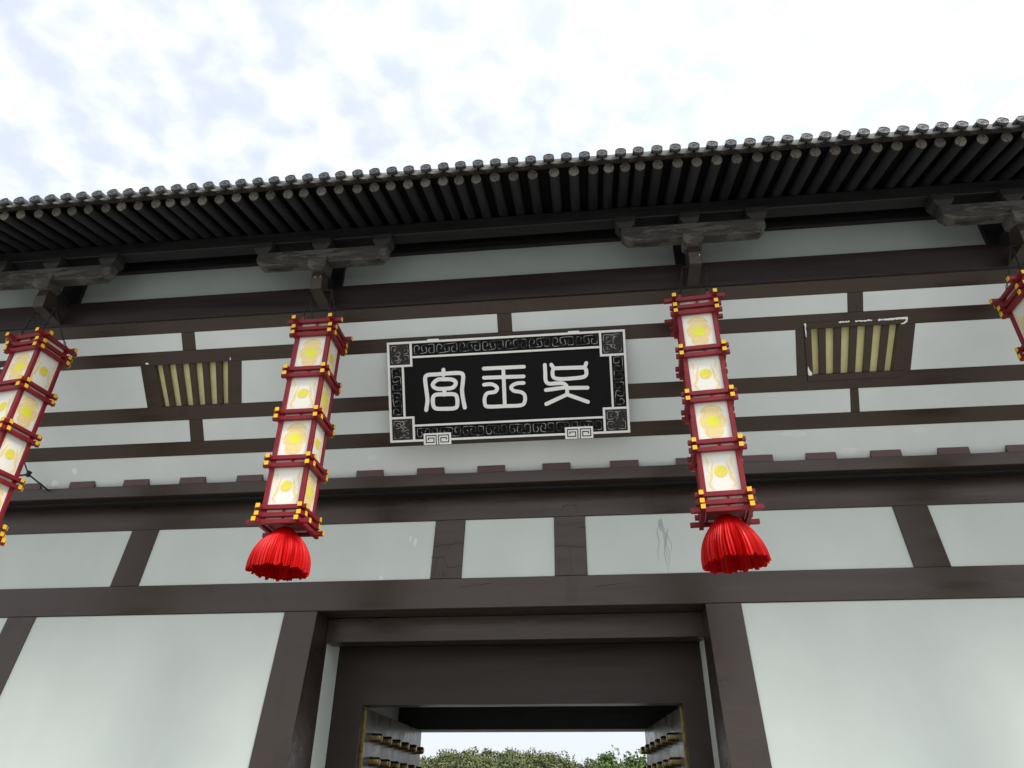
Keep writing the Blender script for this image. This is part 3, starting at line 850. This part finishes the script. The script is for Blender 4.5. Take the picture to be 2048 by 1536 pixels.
wstrip(xl, xl + LW, TB + LW + .0005, TT - LW - .0005); wstrip(xr - LW, xr, TB + LW + .0005, TT - LW - .0005)
SQ = .347
for sx in (-1, 1):
    for (a, b) in ((TT - SQ, TT - LW), (TB + LW, TB + SQ)):
        x = (xl + SQ - LW) if sx < 0 else (xr - SQ)
        wstrip(x, x + LW, a + (LW if a > 0 else 0) + .0005, b - (0 if a > 0 else LW) - .0005, 1)
        ht = a if a > 0 else b - LW
        if sx < 0: wstrip(xl + LW + .0005, xl + SQ, ht, ht + LW, 1)
        else: wstrip(xr - SQ, xr - LW - .0005, ht, ht + LW, 1)
BI = .215
wstrip(xl + SQ + .0005, xr - SQ - .0005, TT - BI - LW + .012, TT - BI + .012 - .002, 2)
wstrip(xl + SQ + .0005, xr - SQ - .0005, TB + BI - .010, TB + BI + LW - .012, 2)
wstrip(xl + BI - LW + .012, xl + BI + .010, TB + SQ + .0005, TT - SQ - .0005, 2)
wstrip(xr - BI - .010, xr - BI + LW - .012, TB + SQ + .0005, TT - SQ - .0005, 2)
# corner squares
P1 = [(.19, .42), (.26, .66), (.19, .92), (.065, .92), (.01, .7), (.01, .16), (.09, .02), (.56, .10), (.62, .34), (.57, .71)]
P2 = [(.43, .26), (.37, .5), (.38, .82), (.45, .95), (.92, 1.0), (.99, .82), (.99, .18), (.935, .08), (.75, .10), (.74, .55), (.82, .6)]
def ridge(g, pts, n, rad=.0054):
    g.tube([FPq(x, t, n) for x, t in pts], rad, 5)
def carve(parent, x0, x1, t0, t1, flip=0, rot=0, seed=0):
    """one fret unit: raised black band with worn and highlit ridge edges"""
    r = random.Random(seed)
    def mp(p):
        a, b = p
        if rot: a, b = b, 1 - a
        if flip: b = 1 - b
        return (x0 + (x1 - x0) * a + r.uniform(-.002, .002), t0 + (t1 - t0) * b + r.uniform(-.002, .002))
    gb = G(); gr = G()
    for i, Pp in enumerate((P1, P2)):
        pts = smooth2([mp(p) for p in Pp], 3)
        gb.stroke(FPq, pts, .030, -.012, -.004 + i * .0005)
        ridge(gr, pts, -.003)
    part('fret_carving', gb, M_carv, parent)
    part('fret_ridge', gr, M_ridge, parent)
bands = []
for (x0, x1, t0, t1, hor, fl) in ((xl + SQ, xr - SQ, TT - BI + .012, TT - LW, 1, 0), (xl + SQ, xr - SQ, TB + LW, TB + BI - .010, 1, 1),
                                  (xl + LW, xl + BI - LW + .012, TB + SQ, TT - SQ, 0, 0), (xr - BI + LW - .012, xr - LW, TB + SQ, TT - SQ, 0, 1)):
    bd = part('border_field', G().fbox(FPq, x0 + .001, x1 - .001, t0 + .001, t1 - .001, -.0125, -.0108), M_black, plq)
    m_ = .018
    if hor:
        n = 8; step = (x1 - x0 - .02) / n
        for i in range(n):
            carve(bd, x0 + .012 + i * step + .018, x0 + .012 + (i + 1) * step - .018, t0 + m_ + .008, t1 - m_ - .006, fl, 0, i)
    else:
        n = 2; step = (t1 - t0 - .01) / n
        for i in range(n):
            carve(bd, x0 + m_ + .004, x1 - m_ - .004, t0 + .01 + i * step + .02, t0 + .01 + (i + 1) * step - .015, fl, 1, 20 + i)
for cxi, (x0, x1) in enumerate(((xl + LW, xl + SQ - LW), (xr - SQ + LW, xr - LW))):
    for cti, (t0, t1) in enumerate(((TB + LW, TB + SQ - LW), (TT - SQ + LW, TT - LW))):
        sq = part('corner_block', G().fbox(FPq, x0 + .001, x1 - .001, t0 + .001, t1 - .001, -.012, -.006), M_csq, plq)
        w = x1 - x0; h = t1 - t0
        r = random.Random(cxi * 2 + cti)
        gr = G(); gb = G()
        for qx in (0, 1):
            for qt in (0, 1):
                def mp(p):
                    a, b = p
                    a = a * .36 + .09; b = b * .36 + .09
                    if qx: a = 1 - a
                    if qt: b = 1 - b
                    return (x0 + w * a + r.uniform(-.003, .003), t0 + h * b + r.uniform(-.003, .003))
                sp_ = smooth2([mp(p) for p in [(1.0, .1), (.5, 0), (.08, .05), (0, .5), (.05, .95), (.6, 1.0), (.95, .7), (.8, .35), (.45, .35), (.4, .62), (.6, .68)]], 3)
                gb.stroke(FPq, sp_, .020, -.006, -.001 + .0004 * (qx + 2 * qt)); ridge(gr, sp_, .0005, .0052)
        mid = smooth2([(x0 + w * a, t0 + h * b) for a, b in [(.42, .10), (.55, .22), (.44, .36), (.56, .50), (.44, .64), (.57, .78), (.48, .92)]], 3)
        gb.stroke(FPq, mid, .026, -.006, .0012); ridge(gr, mid, .0025, .006)
        for b in (.2, .42, .6, .82):
            s_ = [(x0 + w * (.40 + r.uniform(-.02, .02)), t0 + h * b), (x0 + w * .5, t0 + h * (b + .05)), (x0 + w * .60, t0 + h * (b - .02))]
            ridge(gr, s_, .003, .0045)
        part('corner_carving', gb, M_csq, sq); part('carving_ridge', gr, M_ridge, sq)

# writing: measured stroke paths, from plaque picture coordinates to the board
def bil(u, v):
    """zoom picture coordinates -> board (x,t): bilinear inside the outer frame"""
    # outer corners TL(93,172) TR(1893,72) BR(1938,855) BL(118,930)
    a, b = 0.5, 0.5
    TLc, TRc, BRc, BLc = (93, 172), (1893, 72), (1938, 855), (118, 930)
    for _ in range(12):
        px = (1 - a) * (1 - b) * TLc[0] + a * (1 - b) * TRc[0] + a * b * BRc[0] + (1 - a) * b * BLc[0]
        py = (1 - a) * (1 - b) * TLc[1] + a * (1 - b) * TRc[1] + a * b * BRc[1] + (1 - a) * b * BLc[1]
        a += (u - px) / 1810; b += (v - py) / 770 + (u - px) / 1810 * 100 / 770
    return (xl + .012 + a * (2 * WO - .024), TT - .012 - b * (TT - TB - .024))
def char(name, strokes, sc, ox, oy, w, m):
    g = G()
    for i, (pts, sm) in enumerate(strokes):
        q = [bil((ox + x / sc - 750) * 3.793, (oy + y / sc - 640) * 3.793) for x, y in pts]
        q = smooth2(q, 4) if sm else q
        if len(q) == 2: q = [tuple(q[0][a] + (q[1][a] - q[0][a]) * k / 6 for a in range(2)) for k in range(7)]
        g.stroke(FPq, q, w, -.0125, -.001 + i * .0005, wj=.03)
    part(name, g, m, plq)
char('palace_character', [
    ([(790, 562), (790, 625)], 0),
    ([(588, 1028), (603, 920), (596, 840), (580, 720), (578, 650), (612, 622), (720, 614), (830, 605), (980, 600), (1018, 628), (1014, 720), (1006, 800), (1018, 900), (1038, 1000)], 1),
    ([(720, 678), (800, 672), (890, 676), (935, 712), (900, 768), (800, 782), (710, 780), (663, 735), (720, 678)], 1),
    ([(800, 790), (800, 850)], 0),
    ([(700, 852), (800, 846), (910, 846), (946, 880), (950, 975), (915, 1008), (800, 1014), (705, 1010), (672, 975), (668, 890), (700, 852)], 1)],
    5.689, 750, 640, .054, M_crk)
char('jade_character', [
    ([(838, 366), (1145, 352)], 0), ([(840, 437), (1143, 427)], 0), ([(988, 368), (1000, 652)], 0),
    ([(840, 491), (900, 487), (940, 513), (925, 546), (868, 556), (846, 590), (848, 640), (872, 660), (1000, 656), (1122, 650), (1152, 622), (1150, 570), (1120, 548), (1068, 538), (1048, 508), (1088, 482), (1143, 478)], 1)],
    3.793, 750, 640, .050, M_white)
char('kingdom_character', [
    ([(533, 508), (538, 600), (544, 690), (578, 725), (660, 722), (738, 722), (778, 752), (786, 800), (786, 848)], 1),
    ([(606, 505), (628, 545), (620, 600), (636, 655), (720, 672), (930, 657), (995, 632), (1000, 575), (985, 540), (1000, 488)], 1),
    ([(636, 548), (978, 538)], 0), ([(546, 800), (660, 784), (775, 768)], 1), ([(790, 776), (1015, 774)], 0),
    ([(788, 850), (550, 962)], 0), ([(784, 850), (1020, 938)], 0)],
    5.69, 1000, 640, .051, M_white)
# white meander clamps along the lower edge and small clips on top
def meander(x0, x1, t0, t1):
    cl = part('clamp', G().fbox(FPq, x0, x1, t0, t1, .0175, .030), M_white, plq, bevel=0.002)
    w = x1 - x0; h = t1 - t0; g = G(); lw = .013
    P_ = lambda a, b: (x0 + w * a, t0 + h * b)
    for m in (0, 1):
        q = [(.455, .0), (.455, .80), (.09, .80), (.09, .20), (.375, .20), (.375, .58), (.17, .58), (.17, .44)]
        q = [P_(1 - a if m else a, b) for a, b in q]
        for i in range(len(q) - 1):
            a, b = q[i], q[i + 1]
            if abs(a[0] - b[0]) > abs(a[1] - b[1]):
                g.fbox(FPq, min(a[0], b[0]) - lw / 2, max(a[0], b[0]) + lw / 2, a[1] - lw / 2, a[1] + lw / 2, .0295, .0306 + i * .0002)
            else:
                g.fbox(FPq, a[0] - lw / 2, a[0] + lw / 2, max(t0, min(a[1], b[1]) - lw / 2), max(a[1], b[1]) + lw / 2, .0295, .0306 + i * .0002)
    part('meander_groove', g, M_carv, cl)
meander(-1.140, -.762, -.862, -.705)
meander(.778, 1.150, -.862, -.705)
for a, b in ((-1.04, -.879), (.881, 1.032)):
    part('top_clip', G().fbox(FPq, a, b, .535, .578, .0165, .026), M_white, plq, bevel=0.002)
for a in (-.95, .96):
    part('support_block', G().fbox(FPq, a - .17, a + .17, -.84, -.76, -.30, -.071), M_dark, plq)
    part('support_rod', G().tube([FPq(a, .5, -.07), FPq(a, .56, -.14)], .012, 6), M_iron, plq)

# ------------------------------------------------------------------ lanterns
def chain_geo(p, q, g, r=Vector((0, 0, 0))):
    p = Vector(p); q = Vector(q); L = (q - p).length; n = max(3, int(L / .038)); d = (q - p) / L
    a = Vector((0, 0, 1)) if abs(d.z) < .9 else Vector((1, 0, 0))
    e1 = d.cross(a).normalized(); e2 = d.cross(e1)
    for i in range(n):
        c = p + d * L * (i + .5) / n
        c = c + Vector((0, 0, -.02 * math.sin(math.pi * (i + .5) / n)))
        e, o_ = (e1, e2) if i % 2 else (e2, e1)
        pts = [c + d * .026 * math.cos(t) + e * .011 * math.sin(t) for t in [2 * math.pi * j / 8 for j in range(9)]]
        g.tube(pts, .0052, 4)
    return g
LEV = [(6.938, 1), (6.815, 0), (6.728, 0), (6.216, 0), (6.125, 0), (5.618, 0), (5.529, 0), (5.019, 0), (4.928, 0), (4.422, 0), (4.334, 0), (4.255, 1)]
SEC = [(6.70, 6.24), (6.10, 5.642), (5.505, 5.043), (4.904, 4.446)]
Z0 = 4.24
def stick_mesh(L, ax, h, th=.046):
    g = G()
    if ax == 'x': g.box(-L / 2, L / 2, -th / 2, th / 2, -h / 2, h / 2)
    else: g.box(-th / 2, th / 2, -L / 2, L / 2, -h / 2, h / 2)
    me = mesh_of('rail', g, .003); me.materials.append(M_red); return me
HX, HY = .2375, .215
ST = {('x', 0): stick_mesh(.60, 'x', .050), ('x', 1): stick_mesh(.715, 'x', .050), ('y', 0): stick_mesh(.575, 'y', .0475), ('y', 1): stick_mesh(.66, 'y', .0475)}
SLn = {('x', 0): .60, ('x', 1): .715, ('y', 0): .575, ('y', 1): .66}
tipx = mesh_of('rail_tip', G().box(-.0015, .006, -.0235, .0235, -.0255, .0255), .001); tipx.materials.append(M_tip)
tipy = mesh_of('rail_tip', G().box(-.0235, .0235, -.006, .0015, -.0243, .0243), .001); tipy.materials.append(M_tip)
lpost = mesh_of('corner_post', G().box(-.026, .026, -.026, .026, 4.26 - Z0, 6.93 - Z0), .003); lpost.materials.append(M_red)
PW = .355
def panel_mesh(z1, z0):
    g = G().box(-PW / 2, PW / 2, -.003, .003, -(z1 - z0) / 2, (z1 - z0) / 2)
    me = mesh_of('lamp_panel', g); me.materials.append(M_cream); return me
pnm = panel_mesh(6.925, 4.265)
FR0 = lambda x, t, n=0.0: (x, -.003 - n, t)
def print_a():
    g = G(); g.disc(FR0, 0, 0, .142, .128, 0, .0006, 30, hole=.52)
    for s in (1, -1):
        pts = [(.105 * math.cos(t) * (1 if s > 0 else .85), s * (.115 + .075 * math.sin(t))) for t in [math.pi * i / 12 for i in range(13)]]
        g.stroke(FR0, pts, .030, 0, .0010, caps=True)
        g.stroke(FR0, [(-.06, s * .128), (0, s * .142), (.06, s * .128)], .050, 0, .0014)
        for q in (-1, 1):
            g.disc(FR0, q * .065, s * .142, .016, .014, 0, .0018, 10)
    me = mesh_of('print', g); me.materials.append(M_pora); return me
def print_a2():
    me = mesh_of('print_centre', G().disc(FR0, 0, 0, .073, .066, 0, .0012, 28)); me.materials.append(M_pyel); return me
def print_b():
    g = G(); H = .445
    c = lambda p, m: ((p[0] - .5) * .33 * (-1 if m else 1), (p[1] - .5) * H)
    neck = [(.08, .93), (.123, .82), (.137, .71), (.093, .61), (.095, .525), (.18, .51)]
    body = [(.29, .765), (.253, .635), (.22, .525), (.205, .405), (.142, .285), (.105, .20), (.14, .12), (.175, .04)]
    leg = [(.105, .20), (.19, .14), (.235, .05)]
    arm_ = [(.2, .5), (.14, .45), (.10, .40)]
    for m in (0, 1):
        a = smooth2([c(p, m) for p in neck], 3); n = len(a)
        g.stroke(FR0, a, [.006 + .016 * math.exp(-((i / n - .25) / .15) ** 2) for i in range(n)], 0, .0008 + m * .0002)
        a = smooth2([c(p, m) for p in body], 3); n = len(a)
        g.stroke(FR0, a, [.004 + .026 * math.sin(math.pi * min(1, .08 + i / n)) ** 1.3 for i in range(n)], 0, .0012 + m * .0002)
        for q in (leg, arm_):
            a = smooth2([c(p, m) for p in q], 3); g.stroke(FR0, a, .006, 0, .0016 + m * .0002)
    g.disc(FR0, 0, .01, .069, .069, 0, .0005, 26, hole=.9)
    me = mesh_of('print', g); me.materials.append(M_pora); return me
def print_b2():
    me = mesh_of('print_centre', G().disc(FR0, 0, .01, .066, .066, 0, .0022, 26)); me.materials.append(M_pyel2); return me
PRN = {0: (print_a(), print_a2()), 1: (print_b(), print_b2())}
def tassel_mesh(seed, tx, ty):
    r = random.Random(seed); npl = 60; seg = npl * 6; rings = 22
    ph = [r.uniform(.5, 1.25) for _ in range(npl)]; hz = [r.uniform(-.012, .012) for _ in range(npl)]; sk = [r.uniform(-.25, .25) for _ in range(npl)]
    v = []; f = []
    for i in range(rings + 1):
        s = i / rings
        rad = .055 + .262 * (1 - (1 - s) ** 2.5) + .006 * math.sin(5 * s + seed)
        z = -.50 * s
        for j in range(seg):
            pl = j // 6; u = (j % 6) / 6
            fold = (abs(((u + .15 + sk[pl] * .6) % 1.0) * 2 - 1) - .5) * ph[pl]
            fold = max(-.5, min(.5, fold))
            q = rad + (.008 + .032 * s) * fold
            t = 2 * math.pi * j / seg + .12 * math.sin(2.2 * s + pl) * s * .3
            zz = z + (hz[pl] * s * s * 1.3 if 1 else 0) + .006 * s * math.sin(3 * t + seed)
            v.append((q * math.cos(t) + tx * s * s, q * math.sin(t) + ty * s * s, zz + tx * .4 * s * math.cos(t)))
    for i in range(rings):
        for j in range(seg):
            f.append((i * seg + j, i * seg + (j + 1) % seg, (i + 1) * seg + (j + 1) % seg, (i + 1) * seg + j))
    me = bpy.data.meshes.new('tassel'); me.from_pydata(v, [], f); me.update()
    me.materials.append(M_tass)
    return me
def lantern(cx, cyy, yaw, dz, label, tips, seed, tilt, hooks):
    L = empty('palace_lantern', (cx, cyy, Z0 + dz), yaw, label, 'lantern', 'square palace lanterns hanging under the eave brackets')
    Rl = lambda z: z - Z0
    for (z, lng) in LEV:
        if z > 6.9: z -= .012
        for s in (-1, 1):
            a = part('rail', ST[('x', lng)], None, L, loc=(0, s * HY, Rl(z)))
            for q in (-1, 1):
                if tips[0 if q < 0 else 1]:
                    part('rail_tip', tipx, None, a, loc=(q * (SLn[('x', lng)] / 2 + .001), 0, 0), rot=(0, 0, 0 if q < 0 else math.pi))
            b = part('rail', ST[('y', lng)], None, L, loc=(s * HX, 0, Rl(z) + .0022))
            for q in (-1, 1):
                part('rail_tip', tipy, None, b, loc=(0, q * (SLn[('y', lng)] / 2 + .001), 0), rot=(0, 0, 0 if q < 0 else math.pi))
    for sx in (-1, 1):
        for s in (-1, 1):
            part('corner_post', lpost, None, L, loc=(sx * (HX - .036), s * (HY - .031), 0))
    for k in range(4):
        rz = k * math.pi / 2
        d = (HY - .036) if k % 2 == 0 else (HX - .036)
        c = Vector((math.sin(rz) * d, -math.cos(rz) * d, 0))
        pn = part('lamp_panel', pnm, None, L, loc=(c.x, c.y, (6.925 + 4.265) / 2 - Z0), rot=(0, 0, rz))
        for i, (z1, z0) in enumerate(SEC):
            kind = (i + k) % 2
            zc_ = (z1 + z0) / 2 - (6.925 + 4.265) / 2
            part('print', PRN[kind][0], None, pn, loc=(0, 0, zc_))
            part('print_centre', PRN[kind][1], None, pn, loc=(0, 0, zc_))
    # small spacers between the paired rails
    for (za, zb_) in ((6.926, 6.815), (6.815, 6.728), (6.216, 6.125), (5.618, 5.529), (5.019, 4.928), (4.422, 4.334), (4.334, 4.255)):
        for s in (-1, 1):
            g = G().box(-.012, .012, -.010, .010, -(za - zb_) / 2 + .025, (za - zb_) / 2 - .025)
            part('spacer', g, M_red, L, loc=(-.03 * s, s * (HY - .012), Rl((za + zb_) / 2)))
    part('base_board', G().box(-.20, .20, -.178, .178, 4.285 - Z0, 4.30 - Z0), M_red, L, loc=(0, 0, 0))
    part('top_board', G().box(-.20, .20, -.178, .178, 6.86 - Z0, 6.875 - Z0), M_red, L, loc=(0, 0, 0))
    for sx in (-1, 1):
        for s in (-1, 1):
            part('hanging_lug', G().box(-.018, .018, -.012, .012, 0, .05), M_red, L, loc=(sx * .165, s * HY, Rl(6.952)))
    t = part('tassel', tassel_mesh(seed, *tilt), M_tass, L, loc=(0, 0, Rl(4.262)))
    # chains up to a bar through the bracket arm
    hk = [Vector(h) - Vector((cx, cyy, Z0 + dz)) for h in hooks]
    for h in hk: h.rotate(Matrix.Rotation(-yaw, 3, 'Z'))
    part('hanging_bar', G().cyl(hk[0], hk[1], .011, 8), M_iron, L, loc=(0, 0, 0), smooth=True)
    for sx in (-1, 1):
        for s in (-1, 1):
            h = hk[0] if sx < 0 else hk[1]
            part('chain', chain_geo(h, (sx * .165, s * HY, Rl(6.995)), G()), M_chain, L, loc=(0, 0, 0), smooth=True)
    return L
lantern(-7.215, 7.25, R(-8), .010, 'leftmost lantern, cut by the left edge of the picture, its right side turned to view', (1, 1), 3, (0.0, 0.0),
        [(-7.64, 7.36, 7.66), (-7.36, 7.36, 7.66)])
lantern(-3.336, 7.285, 0.0, 0.0, 'hanging red lantern with yellow tipped rails just left of the black name plaque', (0, 1), 5, (-.01, 0.0),
        [(-3.625, 7.36, 7.66), (-3.315, 7.36, 7.66)])
lantern(1.425, 7.23, R(-5), -.042, 'hanging red lantern with plain side rail ends just right of the black name plaque', (0, 0), 9, (.035, .03),
        [(1.385, 7.36, 7.66), (1.685, 7.36, 7.66)])
lantern(5.36, 7.285, R(0), .006, 'rightmost lantern, only its upper left corner showing at the right edge of the picture', (1, 1), 11, (0.0, 0.0),
        [(5.42, 7.36, 7.66), (5.70, 7.36, 7.66)])

# ------------------------------------------------------------------ small metal arm on the ledge behind the leftmost lantern
arm = empty('floodlight_arm', (-8.0 + .2, 8.95, 5.60), 0, 'thin black metal rod arm standing on the ledge behind the leftmost lantern', 'metal arm')
def arm_pts():
    return None
ARM_Y = 8.62
def ray_pt(px, py, Y):
    d = r2 * (px - 1024) - u2 * (py - 768) + fw * F_PX
    s = Y / d.y
    return Vector((0, 0, 1.6)) + d * s
a0 = ray_pt(97, 981, 8.97); a1 = ray_pt(57, 949, 8.72); a2 = ray_pt(38, 951, 8.70); a3 = ray_pt(46, 918, 8.70)
part('rod', G().cyl(a0, a1, .012, 8), M_iron, arm, smooth=True)
part('cross_rod', G().cyl(a1, a2, .014, 8), M_iron, arm, smooth=True)
part('upper_rod', G().cyl(a1, a3, .010, 8), M_iron, arm, smooth=True)
part('joint', G().cyl(a1 + Vector((-.02, 0, -.03)), a1 + Vector((.01, 0, .05)), .032, 10), M_iron, arm, smooth=True)

part('wall_hook', G().tube([ray_pt(a, b, 12.9) for a, b in HOOK] , .012, 6), M_iron, gate, smooth=True)

# ------------------------------------------------------------------ wooded hill seen through the gate
g = G(); v = []; f = []
nx, ny = 60, 14
def hz_(x, y):
    return max(0, 7.0 * math.exp(-((x + 18) / 18) ** 2) + 7.6 * math.exp(-((x - 26) / 24) ** 2) + 5.5 * math.exp(-((x + 55) / 28) ** 2)) * math.exp(-((y - 165) / 38) ** 2) + (.9 if y > 100 else -.3)
for i in range(nx + 1):
    for j in range(ny + 1):
        x = -150 + 300 * i / nx; y = 90 + 170 * j / ny
        v.append((x, y, hz_(x, y)))
for i in range(nx):
    for j in range(ny):
        a = i * (ny + 1) + j; f.append((a, a + ny + 1, a + ny + 2, a + 1))
hill = tag(part('hill', G().add(v, f), M_hill, None, smooth=True), kind='structure')
def crown(g, c, rx, rz, n, rr, size):
    blobs = [(Vector((rr.gauss(0, .42) * rx, rr.gauss(0, .42) * rx, rr.uniform(-.6, .75) * rz)), rr.uniform(.35, .6)) for _ in range(9)]
    for i in range(n):
        b, q = rr.choice(blobs)
        d = Vector((rr.gauss(0, 1), rr.gauss(0, 1), rr.gauss(0, 1))); d.normalize()
        p = Vector(c) + b + Vector((d.x * rx * q, d.y * rx * q, d.z * rz * q)) * rr.uniform(.7, 1.05)
        e1 = Vector((rr.gauss(0, 1), rr.gauss(0, 1), rr.gauss(0, 1))).normalized(); e2 = e1.cross(d + Vector((.01, 0, 0))).normalized()
        s = size * rr.uniform(.6, 1.3)
        g.add([p - e1 * s, p + e2 * s * .7, p + e1 * s, p - e2 * s * .7], [(0, 1, 2, 3)])
def raw(name, g, m):
    me = bpy.data.meshes.new(name); me.from_pydata(g.v, [], g.f); me.update(); me.materials.append(m)
    o = bpy.data.objects.new(name, me); S.collection.objects.link(o); return o
rr = random.Random(5); g = G()
for i in range(300):
    x = rr.uniform(-62, 46); y = rr.uniform(125, 178)
    hgt = rr.uniform(2.6, 4.4)
    crown(g, (x, y, hz_(x, y) + hgt * .35), hgt * .66, hgt * .55, 620, rr, .22)
wood = tag(raw('wood', g, M_leaf), kind='stuff')
def tree(x, y, h, rx, m, label, seed):
    rr = random.Random(seed); zb = hz_(x, y)
    t = empty('tree', (x, y, zb), 0, label, 'tree', None)
    part('trunk', G().tube([(0, 0, -.3), (.1, 0, h * .35), (-.05, .1, h * .7)], [.22, .16, .07], 8), M_bark, t, loc=(0, 0, 0), smooth=True)
    g = G()
    for k in range(5):
        crown(g, (rr.uniform(-.4, .4) * rx, rr.uniform(-.4, .4) * rx, h * rr.uniform(.45, .85)), rx * .6, h * .25, 330, rr, .20)
    me = bpy.data.meshes.new('crown'); me.from_pydata(g.v, [], g.f); me.update(); me.materials.append(m)
    c = bpy.data.objects.new('crown', me); S.collection.objects.link(c); c.parent = t
    return t
def at_px(px, Y):
    return ray_pt(px, 1500, Y).x
tree(at_px(1215, 108), 108, 6.9, 2.5, M_leafg, 'fresh green tree before the wooded hill, further from the right door leaf', 3)
tree(at_px(1262, 104), 104, 6.7, 2.6, M_leafg, 'fresh green tree closest to the right door leaf, seen through the gate', 4)
